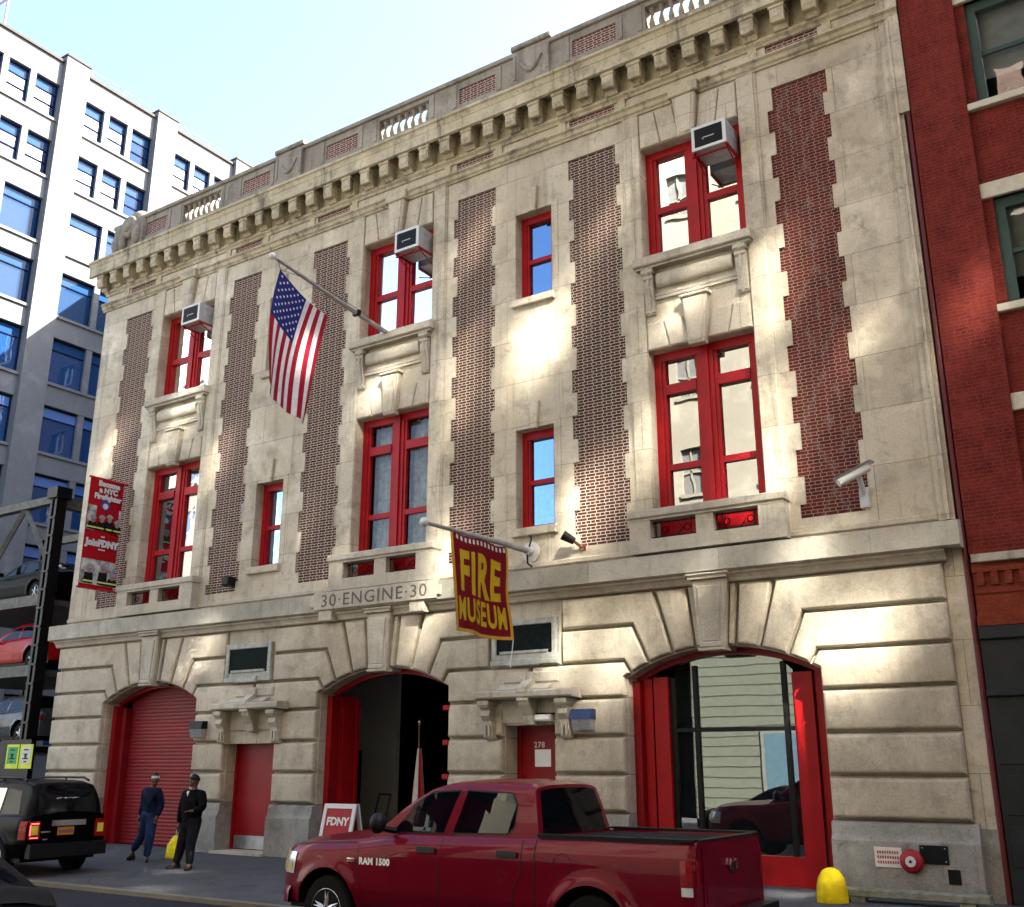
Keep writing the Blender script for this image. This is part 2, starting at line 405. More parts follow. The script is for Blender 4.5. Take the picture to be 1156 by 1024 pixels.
# --- windows
def window(x0,x1,z0,z1,kind,gl,grp=0):
    f=MB(); y0,y1=.24,.36; c=(x0+x1)/2
    fw=.15 if kind!='small' else .125
    f.box(x0,x0+fw,y0,y1,z0,z1); f.box(x1-fw,x1,y0,y1,z0,z1); f.box(x0+fw,x1-fw,y0,y1,z1-.17,z1); f.box(x0+fw,x1-fw,y0,y1,z0,z0+.10)
    cells=[]
    if kind=='small':
        zm=z0+(z1-z0)*.48; f.box(x0+fw,x1-fw,y0+.035,y1,zm-.05,zm+.05); cells=[(x0+fw,x1-fw,z0+.1,z1-.17)]
        f.box(x0+fw,x0+fw+.05,y0+.03,y1,z0+.1,z1-.17); f.box(x1-fw-.05,x1-fw,y0+.03,y1,z0+.1,z1-.17)
    else:
        mw=.15; f.box(c-mw,c+mw,y0-.0,y1,z0+.1,z1-.17); f.box(c-.06,c+.06,y0-.04,y0,z0+.1,z1-.03)
        f.box(c-mw-.07,c-mw,y0+.03,y1,z0+.1,z1-.17); f.box(c+mw,c+mw+.07,y0+.03,y1,z0+.1,z1-.17)
        for a,b in ((x0+fw,x0+fw+.07),(x1-fw-.07,x1-fw)): f.box(a,b,y0+.03,y1,z0+.1,z1-.17)
        bars=[(8.76,8.96,.0),(7.24,7.36,.04)] if kind=='w2' else [(12.70,12.84,.03)]
        for a,b in ((x0+fw+.07,c-mw-.07),(c+mw+.07,x1-fw-.07)):
            for p,q,dy in bars: f.box(a,b,y0+dy,y1,p,q)
            if kind=='w2': f.box(a,b,y0+.06,y1,z0+.1,6.45)
        cells=[(x0+fw,c-mw,z0+.1,z1-.17),(c+mw,x1-fw,z0+.1,z1-.17)]
    W=f.build('window',M['redframe'],fire)
    for a,b,p,q in cells:
        g=MB(); g.quad((a,.345,p),(b,.345,p),(b,.345,q),(a,.345,q)); g.build('pane',gl,W)
    return W
for i,c in enumerate(BAYS):
    gl=M['pane_r'] if i==2 else (M['pane'] if i==1 else M['pane_b'])
    window(*WIN2[i],'w2',gl); window(*WIN3[i],'w3',gl if i!=1 else pane('third floor middle glass',.08,trans=.6,wav=.004))
for a in SM: window(*a,'small',M['pane_n'])
# curtains and blinds behind the glass
def curtain(x0,x1,z0,z1,mt,y=.62,amp=.05,k=26):
    n=40; P=[[(x0+(x1-x0)*i/n,y+amp*sin(k*(x1-x0)*i/n+.6*sin(i))*(.6+.4*j),z1+(z0-z1)*j) for i in range(n+1)] for j in (0,.5,1)]
    m=MB(); m.grid(P); m.build('curtain',mt,fire,smooth=80)
for x0,x1 in ((-1.0,-.1),(.05,1.0)): curtain(x0,x1,5.95,9.55,M['curtain'])
curtain(-7.62,-6.5,5.95,9.55,M['curtain_w']); curtain(-8.12,-7.9,5.95,9.55,M['curtain_w']); curtain(-7.42,-6.5,11.6,14.1,M['curtain_w']); curtain(-7.95,-7.78,11.6,14.1,M['curtain_w'])
curtain(3.45,4.3,6.5,7.4,M['curtain']); curtain(-4.3,-3.4,6.5,8.5,M['curtain'])

# --- balconies
for c in BAYS:
    m=MB()
    m.box(c-1.52,c+1.5,-.31,.0,6.25,6.40,b=.02); m.box(c-1.49,c+1.47,-.27,.0,6.205,6.25)
    m.box(c-1.49,c-1.07,-.26,.0,5.6,6.205); m.box(c+1.0,c+1.47,-.26,.0,5.6,6.205); m.box(c-.17,c+.16,-.24,-.02,5.85,6.205)
    m.box(c-1.07,c+1.0,-.265,.0,5.6,5.85)
    B=m.build('balcony',M['trim'],fire)
    g=MB()
    for a,e in ((c-1.07,c-.17),(c+.16,c+1.0)):
        mid=(a+e)/2; y=-.1
        for z in (5.9,6.17): g.tube([(a,y,z),(e,y,z)],.013,6)
        g.tube([(mid,y,5.87),(mid+.14,y,6.03),(mid,y,6.19),(mid-.14,y,6.03),(mid,y,5.87)],.012,6)
        for q in (.30,.40): 
            for s in (-1,1): g.tube([(mid+s*q,y,5.86),(mid+s*q,y,6.2)],.01,6)
            g.tube([(mid+.22+.06*cos(t),y,6.03+.06*sin(t)) for t in [k*pi/5 for k in range(11)]],.009,5)
            g.tube([(mid-.22+.06*cos(t),y,6.03+.06*sin(t)) for t in [k*pi/5 for k in range(11)]],.009,5)
    g.build('iron_grille',M['black'],B)

# --- belt course with mouldings and the carved tablet
m=MB(); x0,x1=XL-.33,11.74
m.extx([(0.02,5.60),(-.33,5.53),(-.33,5.15),(-.27,5.12),(.02,5.12)],x0,x1); m.build('belt_course',M['belt'],fire)
m=MB()
m.extx([(.02,5.119),(-.24,5.119),(-.24,5.085),(-.19,5.05),(-.16,5.0),(-.155,4.975),(-.13,4.95),(.02,4.95)],XL-.18,XR+.06)
for c in BAYS:
    m.box(c-.40,c+.40,-.335,-.0,5.075,5.118,b=.015); m.box(c-.36,c+.36,-.30,-.0,5.02,5.075)
m.box(XL,XR,-.05,.0,5.62,5.73,b=.02)
m.build('belt_moulding',M['block'],fire)
tb=MB()
tb.rings([(-1.78,5.17),(1.66,5.17),(1.66,5.24),(1.76,5.24),(1.76,5.45),(1.66,5.45),(1.66,5.56),(-1.78,5.56),(-1.78,5.45),(-1.88,5.45),(-1.88,5.24),(-1.78,5.24)],[(-.32,0),(-.375,0),(-.385,.012)])
for x in (-1.46,1.12): tb.box(x-.2,x+.2,-.345,-.0,4.93,5.165,b=.02)
TB=tb.build('name_tablet',M['trim'],fire)
vs,fs=text_geo('30·ENGINE·30',.36,.001,space=1.12)
w0=min(p[0] for p in vs); w1=max(p[0] for p in vs); k=2.95/(w1-w0)
h0=min(p[1] for p in vs); h1=max(p[1] for p in vs)
m=MB(); m.add([((x-(w0+w1)/2)*k-.06,-.389,5.365+(y-(h0+h1)/2)*.27/(h1-h0)) for x,y in vs],fs); m.build('carved_lettering',flat('painted carving shade',(.10,.095,.08),.9),TB)  # flat letters; shade inside the carving is put into their dark colour

# --- main cornice
m=MB(); xa,xb=XL,11.78
m.extx([(.02,15.22),(-.13,15.22),(-.15,15.17),(-.10,15.13),(-.085,15.05),(-.05,15.02),(-.04,14.98),(.02,14.98)],xa-.1,xb)
m.extx([(.02,15.64),(-.10,15.64),(-.10,15.58),(-.05,15.54),(-.03,15.49),(.02,15.49)],xa-.06,xb)
m.extx([(.02,16.25),(-.005,16.25),(-.005,15.64),(.02,15.64)],xa-.03,xb)
m.extx([(.35,16.70),(-.50,16.56),(-.50,16.50),(-.46,16.47),(-.45,16.42),(-.44,16.36),(-.425,16.34),(-.425,16.08),(-.36,16.06),(-.36,16.24),(.35,16.24)],xa-.46,xb+.1)
for c in BAYS:        # little capitals breaking the frieze beside each panel
    for s in (-1,1):
        for q in (1.46,2.93): m.box(c+s*q-.09,c+s*q+.09,-.035,.01,15.22,15.5)
    m.box(c-.32,c+.32,-.20,0,14.98,15.23,b=.02)
m.build('cornice',M['cornice'],fire)
n=0
for k in range(-25,13):
    x=4.08+.62*k
    if x<-11.5 or x>11.6: continue
    m=MB(); m.extx([(.0,16.22),(-.35,16.22),(-.35,15.98),(-.36,15.98),(-.36,15.78),(-.33,15.70),(-.27,15.69),(-.21,15.72),(-.15,15.62),(0,15.60)],x-.135,x+.135)
    m.box(x-.16,x+.16,-.385,-.0,15.98,16.055,b=.015)
    m.extx([(-.355,15.96),(-.372,15.94),(-.372,15.80),(-.34,15.76)],x-.1,x+.1)
    m.build('modillion',M['cornice'],fire)
# --- parapet: brick insets, baluster openings, raised piers with swags
m=MB(); OP=[(c-.78,c+.82) for c in (-7.5,0,7.5)]; INS=[(a,b) for c in (-7.5,0,7.5) for a,b in ((c-2.6,c-1.5),(c+1.75,c+2.8))]
ph=[(a,b,17.0,17.62) for a,b in OP]+[(a,b,17.12,17.55) for a,b in INS]
wall_sheet(m,XL,11.78,16.3,17.74,ph,0,lambda a,b,c,d:.30 if (a,b,c,d) in [(p,q,17.0,17.62) for p,q in OP] else .04)
wall_sheet(m,XL,11.78,16.3,17.74,[(a,b,17.0,17.62) for a,b in OP],.30,lambda *a:0.001)
m.box(XL-.05,11.80,-.07,.36,17.74,17.86,b=.02); m.box(XL,11.78,-.035,.0,16.62,17.02,b=.01)
for c in (-3.9,3.85):
    m.box(c-.48,c+.48,-.09,.32,16.5,17.735); m.box(c-.54,c+.54,-.14,.40,17.865,17.99,b=.03)
    m.tube([(c-.3+.6*t,-.105,17.5-.33*sin(pi*t)) for t in [i/12 for i in range(13)]],[.02+.035*sin(pi*i/12) for i in range(13)],8)
    for s in (-1,1): m.box(c+s*.44-.035,c+s*.44+.035,-.115,-.08,17.05,17.7)
for a,b in OP+INS: 
    for x in (a-.12,b+.12): m.box(x-.05,x+.05,-.02,.0,17.06,17.7)
m.build('parapet',M['parapet'],fire)
m=MB()
for a,b in INS: m.quad((a-.02,.03,17.1),(b+.02,.03,17.1),(b+.02,.03,17.6),(a-.02,.03,17.6))
m.build('parapet_brick',M['brick3'],fire)
for a,b in OP:
    k=7
    for i in range(k):
        x=a+(b-a)*(i+.5)/k
        m=MB(); m.lathe([(.075,0),(.075,.05),(.04,.07),(.075,.16),(.085,.22),(.06,.33),(.035,.44),(.045,.5),(.07,.56),(.07,.62)],(x,.14,17.0),10)
        m.build('baluster',M['parapet'],fire,smooth=50)
# sculpted scroll finial on the left corner
m=MB()
m.box(-11.25,-9.98,-.12,.5,16.6,17.45); m.ball((-10.45,.1,17.62),(.52,.34,.52),14); m.ball((-11.0,-.05,17.42),(.26,.24,.36),12)
m.lathe([(.30,0),(.36,.05),(.36,.3),(.3,.35)],(-10.5,-.28,17.5),14,'y'); m.lathe([(.15,0),(.2,.04),(.2,.4)],(-10.5,-.33,17.5),12,'y')
m.ball((-11.08,-.15,17.05),(.2,.16,.3)); m.ball((-10.2,-.15,17.2),(.14,.14,.34)); m.ball((-10.75,-.2,17.05),(.12,.12,.4)); m.ball((-11.2,.1,17.75),(.1,.12,.16))
m.build('corner_finial',M['parapet'],fire,smooth=60)
# ------------------------------------------------------------------ rusticated ground floor
HW=1.77; RA=3.57; ZC=3.87
def za(d): return ZC-RA+sqrt(RA*RA-d*d)
ZL=[1.08,1.73,2.39,3.07,3.71,4.34,4.95]
LV=[(.03,.028),(-.03,.028),(-.062,.034),(-.086,.046),(-.102,.065),(-.111,.09),(-.115,.12)]
def block(mb,poly,back=.42,k=1):
    mb.prism(inset(poly,.005),.02,back)
    mb.rings(poly,[(y,.028+(d-.028)*k) for y,d in LV])
bl=MB()
def arcpts(c,d0,d1,n=5): return [(c+d0+(d1-d0)*i/n,za(d0+(d1-d0)*i/n)) for i in range(n+1)]
OUT={-1:{-7.55:(-11.52,),0.0:(-3.22,),7.55:(4.45,)},1:{-7.55:(-4.80,),0.0:(2.82,),7.55:(11.42,)}}
for c in BAYS:
    for s in (-1,1):
        T=lambda pts:[(c+s*x,z) for x,z in pts]
        out=s*(OUT[s][c][0]-c)
        A=lambda d0,d1,n=4:[(d0+(d1-d0)*i/n,za(d0+(d1-d0)*i/n)) for i in range(n+1)]
        block(bl,T(A(.225,.36,2)+[(.48,4.95),(.325,4.95)]),k=.16)
        block(bl,T(A(.36,.80)+[(1.14,4.95),(.48,4.95)]),k=.85)
        block(bl,T(A(.80,1.27)+[(1.59,4.34),(out,4.34),(out,4.95),(1.14,4.95)]),k=.6)
        block(bl,T(A(1.27,1.63)+[(1.78,3.71),(out,3.71),(out,4.34),(1.59,4.34)]),k=.45)
    k=MB()
    k.rings([(c-.235,3.80),(c+.235,3.80),(c+.33,5.02),(c-.33,5.02)],[(.3,0),(-.20,0),(-.235,.03)])
    k.rings([(c-.16,3.93),(c+.16,3.93),(c+.23,4.9),(c-.23,4.9)],[(-.235,0),(-.262,.015)])
    k.box(c-.21,c+.21,-.285,-.2,3.83,3.93,b=.02); k.box(c-.25,c+.25,-.27,-.0,3.775,3.83,b=.015)
    k.build('keystone',M['trim'],fire)
DOORS=((-4.66,-3.08,2.36),(3.13,4.25,2.62))
def course(x0,x1,z0,z1,ca=None,cb=None):
    """one block; ca / cb: bay centre whose jamb it touches on its left / right"""
    p=[(x0,z0),(x1,z0)]
    if cb is not None and z1>3.3: p+= [(x1,3.40),(cb-1.63,za(1.63)),(cb-1.78,3.71)]
    else: p+=[(x1,z1)]
    if ca is not None and z1>3.3: p+= [(ca+1.78,3.71),(ca+1.63,za(1.63)),(x0,3.40)]
    else: p+=[(x0,z1)]
    block(bl,p,k=.45 if len(p)>4 else .85)
for i in range(4):
    z0,z1=ZL[i],ZL[i+1]
    course(-11.52,-7.55-HW,z0,z1,None,-7.55); course(7.55+HW,11.42,z0,z1,7.55,None)
    for (d0,d1,dz),ca,cb in ((DOORS[0],-7.55,0.0),(DOORS[1],0.0,7.55)):
        if i==3:
            mid=(ca+cb)/2; course(ca+HW,mid,z0,z1,ca,None); course(mid,cb-HW,z0,z1,None,cb)
        else: course(ca+HW,d0,z0,z1); course(d1,cb-HW,z0,z1)
for (d0,d1,dz),hc in zip(DOORS,(-3.73,3.79)):
    bl.prism([(d0,dz),(d1,dz),(d1,3.07),(d0,3.07)],.02,.5)
    for k in range(3): bl.prism([(d0+.3*k*(d1-d0)+.05,dz),(d0+(.3*k+.3)*(d1-d0)+.03,dz),(d0+(.3*k+.33)*(d1-d0),2.66),(d0+.3*k*(d1-d0)+.02,2.66)],-.02,.03)
bl.prism([(-4.80,3.71),(-3.22,3.71),(-3.22,4.95),(-4.80,4.95)],-.04,.4); bl.prism([(2.82,3.71),(4.45,3.71),(4.45,4.95),(2.82,4.95)],-.04,.4)
bl.build('rusticated_block',M['block'],fire,smooth=32)
# plinth with sloping watertable
prof=[(.42,0),(-.17,0),(-.17,.76),(-.165,.79),(-.13,.83),(-.105,.90),(-.10,1.0),(-.085,1.045),(.0,1.075),(.42,1.075)]
for a,b in ((-11.55,-7.55-HW),(-7.55+HW,DOORS[0][0]),(DOORS[0][1],-HW),(HW,DOORS[1][0]),(DOORS[1][1],7.55-HW),(7.55+HW,11.47)):
    m=MB(); m.extx(prof,a,b)
    if b>11: m.box(11.3,11.76,-.02,.42,0,1.0)
    m.build('plinth',M['plinth'],fire,smooth=30)
# arched red frames inside the three openings
def arch_ring(mb,c,y0,y1,w,hw=HW,z0=3.40):
    n=16; o=[];i_=[]
    for k in range(n+1):
        d=-hw+2*hw*k/n; o.append((c+d,za(d)+.03)); q=-(hw-w)+2*(hw-w)*k/n; i_.append((c+q,za(q)-w))
    for k in range(n): mb.prism([o[k],o[k+1],i_[k+1],i_[k]],y0,y1)
for c in BAYS:
    m=MB(); arch_ring(m,c,.36,.5,.10)
    m.box(c-HW,c-HW+.14,.22,.5,0,3.36); m.box(c+HW-.10,c+HW,.40,.5,0,3.36)
    m.build('arch_frame',M['reddoor'],fire)
# left bay: roll-down garage door
c=-7.55; m=MB()
m.box(c-HW+.14,c-HW+.30,.40,.60,0,3.3)
n=44
for k in range(n):
    z=3.86*k/n; zz=3.86*(k+1)/n
    m.extx([(.60,z),(.594,z+.006),(.588,z+.04),(.592,zz-.004),(.60,zz)],c-1.50,c+1.76)
gd=m.build('garage_door',flat('dark red shutter paint',(.17,.003,.006),.5,var=.2,scale=2,spec=.3),fire)
# centre bay: folded door leaves
m=MB(); m.box(-1.74,-1.62,.5,1.02,.02,3.35); m.box(-1.66,-1.585,1.0,1.10,.02,3.3)
for z0,z1 in ((.2,1.05),(1.2,2.1),(2.25,3.1)): m.box(-1.622,-1.60,.58,.94,z0,z1)
m.build('door_leaf',M['redframe'],fire)
m=MB()
for z in (2.99,2.32,1.67): m.box(1.70,1.84,-.135,-.09,z-.05,z+.05,b=.01)
m.build('hinge_strap',M['redframe'],fire)
# interior seen through the centre arch
m=MB()
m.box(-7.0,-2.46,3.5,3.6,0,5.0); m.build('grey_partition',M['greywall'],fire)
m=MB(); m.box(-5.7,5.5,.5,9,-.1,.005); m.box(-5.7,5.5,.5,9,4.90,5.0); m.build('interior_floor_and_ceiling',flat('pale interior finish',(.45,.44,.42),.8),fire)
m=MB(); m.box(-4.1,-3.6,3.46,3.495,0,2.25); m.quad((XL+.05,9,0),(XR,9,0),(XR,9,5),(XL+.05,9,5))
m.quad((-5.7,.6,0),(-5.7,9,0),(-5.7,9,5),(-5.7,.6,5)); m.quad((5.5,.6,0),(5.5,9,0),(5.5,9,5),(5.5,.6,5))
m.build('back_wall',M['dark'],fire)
# right bay: storefront behind red posts
c=7.55; m=MB()
m.box(5.93,6.10,.36,.52,0,3.4); m.box(6.14,6.42,.34,.54,0,3.42); m.box(8.74,9.06,.34,.50,0,3.40); m.box(9.09,9.24,.40,.52,0,3.40); m.box(6.42,8.74,.40,.52,0,.46); m.box(8.70,8.74,.38,.52,.46,3.4)
SF=m.build('storefront',M['redframe'],fire)
m=MB()
m.box(6.10,6.14,.48,.54,0,3.4); m.box(6.42,6.50,.42,.52,.46,3.4); m.box(6.87,6.95,.42,.53,.46,3.6); m.box(8.50,8.58,.42,.53,.46,3.6); m.box(6.5,8.7,.425,.525,2.45,2.52)
m.build('mullion',M['black'],SF)
m=MB(); m.prism([(6.5,.46),(8.7,.46),(8.7,3.45)]+[(7.55+d,za(d)-.06) for d in (.9,.5,0,-.5,-.9)]+[(6.5,3.40)],.47,.475)
m.build('pane',M['pane_s'],SF)
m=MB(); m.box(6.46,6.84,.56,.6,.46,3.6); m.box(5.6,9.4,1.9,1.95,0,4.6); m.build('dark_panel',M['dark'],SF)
# --- small doors, hoods and plaques
for (d0,d1,dz),hc,pc in zip(DOORS,(-3.73,3.79),(-4.02,3.63)):
    left=hc<0; y=.33 if left else .48
    m=MB(); m.box(d0-.02,d1+.02,y,y+.05,.06,dz)
    m.box(d0,d0+.07,y-.04,y,.06,dz); m.box(d1-.07,d1,y-.04,y,.06,dz); m.box(d0+.07,d1-.07,y-.04,y,dz-.08,dz)
    DR=m.build('entrance_door',M['reddoor'],fire)
    if left:
        m=MB(); m.box(d0+.1,d1-.1,y-.012,y-.002,.08,.36); m.build('kick_plate',M['steel'],DR)
    m=MB(); m.ball((d1-.16,y-.05,1.05),.04,8); m.box(d1-.2,d1-.12,y-.02,y-.001,.98,1.14); m.build('handle',M['steel'],DR)
    m=MB(); m.box(d0-.03,d1+.03,-.28,y,0,.058); m.build('door_step',M['trim'],fire)
    h=MB()
    h.extx([(0,3.27),(-.42,3.25),(-.46,3.22),(-.46,3.13),(-.42,3.10),(0,3.08)],hc-1.08,hc+1.08)
    h.extx([(0,3.40),(-.16,3.36),(-.36,3.262),(0,3.262)],hc-.7,hc+.5)
    h.box(hc-.62,hc+.62,-.145,-.03,3.40,3.60,b=.02)
    h.box(hc-.80,hc+.80,-.06,-.02,2.66,3.08)
    for q in (-.93,.80):
        x0,x1=hc+q-.1,hc+q+.1
        pr=[(0,3.08),(-.38,3.08),(-.38,2.96),(-.30,2.90),(-.34,2.80),(-.25,2.70),(-.20,2.5),(-.21,2.40),(-.17,2.36),(0,2.34)]
        h.extx(pr,x0,x1); h.box(x0-.03,x1+.03,-.41,0,2.98,3.075,b=.015)
        for kx in (-.045,.045): h.box(hc+q+kx-.02,hc+q+kx+.02,-.26,-.2,2.42,2.62)
    h.extx([(0,3.08),(-.40,3.08),(-.38,2.98),(-.24,2.78),(-.2,2.62),(0,2.60)],hc-.115,hc+.115); h.box(hc-.13,hc+.13,-.44,-.1,3.05,3.10)
    h.extx([(0,3.58),(-.2,3.58),(-.22,3.45),(-.48,3.28),(-.48,3.2),(0,3.2)],hc-.12,hc+.10)
    h.build('door_hood',M['trim'],fire)
    f=MB()
    a,b=pc-.75,pc+.75
    f.box(a,a+.11,-.15,-.03,3.84,4.62,b=.012); f.box(b-.11,b,-.15,-.03,3.84,4.62,b=.012); f.box(a+.11,b-.11,-.149,-.03,4.50,4.62,b=.012); f.box(a-.02,b+.02,-.16,-.03,3.74,3.84,b=.012)
    f.box(a+.11,b-.11,-.145,-.03,3.84,3.95,b=.01); f.box(pc-.55,pc+.55,-.165,-.03,3.95,4.01,b=.01); f.box(pc-.36,pc+.36,-.19,-.03,3.72,3.86,b=.015)
    F=f.build('plaque',M['copper'],fire)
    m=MB(); m.box(a+.11,b-.11,-.12,-.06,3.95,4.50); m.build('plaque_panel',M['plaque'],F)
# number and notices on the right-hand small door
y=.476
vs,fs=text_geo('278',.15,.004,space=1.15)
m=MB(); m.add([(3.60+x,y-.004,2.26+z) for x,z in vs],fs); m.build('door_number',M['white'],DR)
m=MB(); m.box(3.50,3.86,y-.012,y-.001,1.86,2.18); m.build('paper_notice',flat('white paper',(.85,.85,.83),.8,var=.03),DR)
m=MB()
for zz,ln in ((1.62,.34),(1.55,.20),(1.48,.28)):
    for q in range(int(ln/.045)): m.box(3.68-ln/2+q*.045,3.68-ln/2+q*.045+.03,y-.006,y-.001,zz-.02,zz+.02)
m.build('faded_lettering',flat('faded pink paint',(.55,.22,.22),.8),DR)
# ------------------------------------------------------------------ things fixed to the front of the firehouse
# air conditioners
def ac_unit(c,label):
    x0,x1=c+.24,c+.95; y0,y1=-.42,.22; z0,z1=13.40,13.93
    t=thing('air_conditioner',label,'air conditioner',((x0+x1)/2,0,z0),group='air conditioners in the top floor windows')
    a,b=(x0-x1)/2,(x1-x0)/2; h=z1-z0
    m=MB(); m.box(a,b,y0+.02,y1,0,h); 
    for k in range(7): m.box(b,b+.006,-.25+.06*k,-.22+.06*k,.12,h-.12)
    m.build('casing',flat('grey sheet metal',(.42,.42,.43),.5,.3,var=.2),t)
    m=MB()
    for p in ((a,b,0,.06),(a,b,h-.06,h)): m.box(p[0],p[1],y0,y0+.02,p[2],p[3])
    m.box(a,a+.06,y0,y0+.02,.06,h-.06); m.box(b-.07,b,y0,y0+.02,.06,h-.06); m.build('front_frame',M['white'],t)
    m=MB(); m.box(a+.06,b-.07,y0+.006,y0+.019,.06,h-.06); 
    for k in range(14): m.box(a+.07,b-.08,y0+.001,y0+.006,.075+.029*k,.087+.029*k)
    m.build('grille',M['black'],t)
    m=MB(); m.tube([(a+.22,y0-.003,.24),(a+.24,y0-.003,.20),(a+.25,y0-.003,.26)],.006,5); m.box(a+.27,b-.24,y0-.006,y0+.002,.235,.25); m.build('maker_mark',M['white'],t)
    m=MB()
    for x in (a-.01,b-.04): m.box(x,x+.05,y0+.04,.2,-.04,-.002)
    m.box(a-.05,b+.02,y0+.10,y0+.15,-.06,-.04)
    for x in (a+.02,b-.03): m.tube([(x,y0+.1,-.05),(x,.2,-.26)],.014,6)
    m.build('support_shelf',M['redframe'],t)
    return t
ac_unit(-7.55,'boxy white window air conditioner above the red window beside the hanging red banners')
ac_unit(0.0,'boxy white window air conditioner above the foot of the American flag pole')
ac_unit(7.55,'boxy white window air conditioner nearest the red brick building, with pale reflections below it')

# cloth helper: hoist along +s, hanging along t
def cloth(P,nu,nv,thick,mats,name,parent,matf):
    m=MB(); vs=[[P(i/nu,j/nv) for i in range(nu+1)] for j in range(nv+1)]
    for k,o in ((0,-thick/2),(1,thick/2)):
        base=len(m.v)
        for row in vs:
            for p in row: m.v.append((p[0]+o,p[1],p[2]))
        for j in range(nv):
            for i in range(nu):
                a=base+j*(nu+1)+i; m.f.append([a,a+1,a+nu+2,a+nu+1]); m.m.append(matf((i+.5)/nu,(j+.5)/nv))
    return m.build(name,mats,parent,smooth=80)
fabric=lambda n,c:flat(n,c,.85,var=.10,scale=9)
# --- American flag
t=thing('flagpole','grey flagpole jutting out over the street from the middle third-floor window','flagpole',(-.1,0,11.5))
m=MB(); m.tube([(0,.26,-.0),(0,-1.2,.13),(0,-3.74,.42)],[.06,.055,.038],10); m.build('pole',flat('grey painted pole',(.30,.28,.26),.5,var=.2),t,smooth=60)
m=MB(); m.ball((0,-3.84,.43),.075,12); m.build('finial',M['white'],t,smooth=60)
m=MB(); m.box(-.12,.12,.0,.3,-.02,.06); m.tube([(0,.1,-.05),(0,-.12,.02)],.085,10); m.box(-.09,.09,-1.28,-1.2,.08,.2); m.build('bracket',M['black'],t)
t2=thing('american_flag','American flag hanging from the long grey pole, stars towards the pole tip','flag',(-.1,-3.6,11.72))
H0,H1,F0,F1=(0,0),(1.45,-.50),(-.18,-2.55),(.86,-3.16)
def PF(u,v):     # u along hoist from tip, v down the fly
    a=(H0[0]+(H1[0]-H0[0])*u,H0[1]+(H1[1]-H0[1])*u); b=(F0[0]+(F1[0]-F0[0])*u,F0[1]+(F1[1]-F0[1])*u)
    y=a[0]+(b[0]-a[0])*v-.16*sin(pi*v)*(1-u*.7); z=a[1]+(b[1]-a[1])*v-.10*sin(pi*u)*(1-v)-.05*v*sin(pi*u)
    x=.10*sin(6.5*u+2.2*v)*v**.7+.04*sin(15*u+1.3)*v
    return (x,y,z)
NU=78
def flagmat(u,v):
    if u<7/13 and v<.42: return 2
    return 0 if int(u*13)%2==0 else 1
FL=cloth(PF,NU,40,.012,[fabric('flag red',(.24,.007,.018)),fabric('flag white',(.52,.51,.51)),fabric('flag blue',(.012,.018,.11))],'cloth',t2,flagmat)
m=MB()
for r in range(9):
    for q in range(6 if r%2==0 else 5):
        u=(7/13)*(r+1)/10; v=.42*(q+(.5 if r%2==0 else 1))/6
        for sd in (-1,1):
            pts=[]
            for k in range(10):
                a=k*pi/5; rad=.034 if k%2==0 else .014
                p=PF(u+rad*sin(a)/1.53,v+rad*cos(a)/2.56); pts.append((p[0]+sd*.009,p[1],p[2]))
            m.add(pts,[tuple(range(10))])
m.build('stars',M['white'],FL)
m=MB(); m.tube([(0,-.08,.18),(0,0,.0)],.008,5); m.tube([(0,.2,.13),(0,.12,.02)],.008,5)
m.tube([PF(0,0),(0,.9,.13),(0,1.6,.09),(0,2.4,.02),(0,2.75,-.03)],.006,5); m.tube([(PF(1,0)[0],PF(1,0)[1],PF(1,0)[2]),(0,1.3,.18)],.008,5); m.build('halyard',M['black'],t2)
# --- museum flag on its pole
t=thing('flagpole','white tipped level flagpole carrying the Fire Museum flag from a round wall plate','flagpole',(3.75,0,5.95))
m=MB(); m.tube([(0,.0,.0),(0,-1.0,.0),(0,-3.4,-.05)],[.06,.055,.035],10); m.build('pole',flat('grey pole',(.33,.31,.29),.5,var=.2),t,smooth=60)
m=MB(); m.ball((0,-3.46,-.05),.085,12); m.build('finial',M['white'],t,smooth=60)
m=MB(); m.lathe([(.0,-.002),(.2,-.002),(.21,-.03),(.16,-.05),(.09,-.06),(.09,-.2)],(0,0,0),18,'y'); m.build('wall_plate',flat('pale painted plate',(.52,.51,.48),.6),t,smooth=40)
m=MB(); m.tube([(.03,-.16,.05),(.06,-.12,.22),(.03,-.08,.3),(-.06,-.06,.36)],.018,6); m.tube([(.02,-.2,-.08),(.0,-.16,-.25),(.03,-.05,-.3)],.02,6); m.build('bracket',M['black'],t)
t2=thing('museum_flag','dark red flag with gold border and yellow Fire Museum lettering hung over the middle arch','flag',(3.75,-2.72,5.93))
def PM(u,v):
    y=1.84*u+.14*v+.03*sin(9*v)*u; z=-1.80*v-.07*sin(pi*u)*(1-v)-.03*sin(9*u)*(1-v)+.02*sin(7*u)*v
    x=.06*sin(5*u+1.5*v+.4)*(v*.8+.3)+.025*sin(17*u+v*2)*v
    return (x,y,z)
MF=cloth(PM,60,60,.014,[fabric('banner maroon',(.15,.006,.011)),fabric('gold braid',(.48,.27,.03))],'cloth',t2,lambda u,v:1 if (u<.03 or u>.965 or v>.965) else 0)
gold=fabric('yellow lettering',(.46,.31,.012))
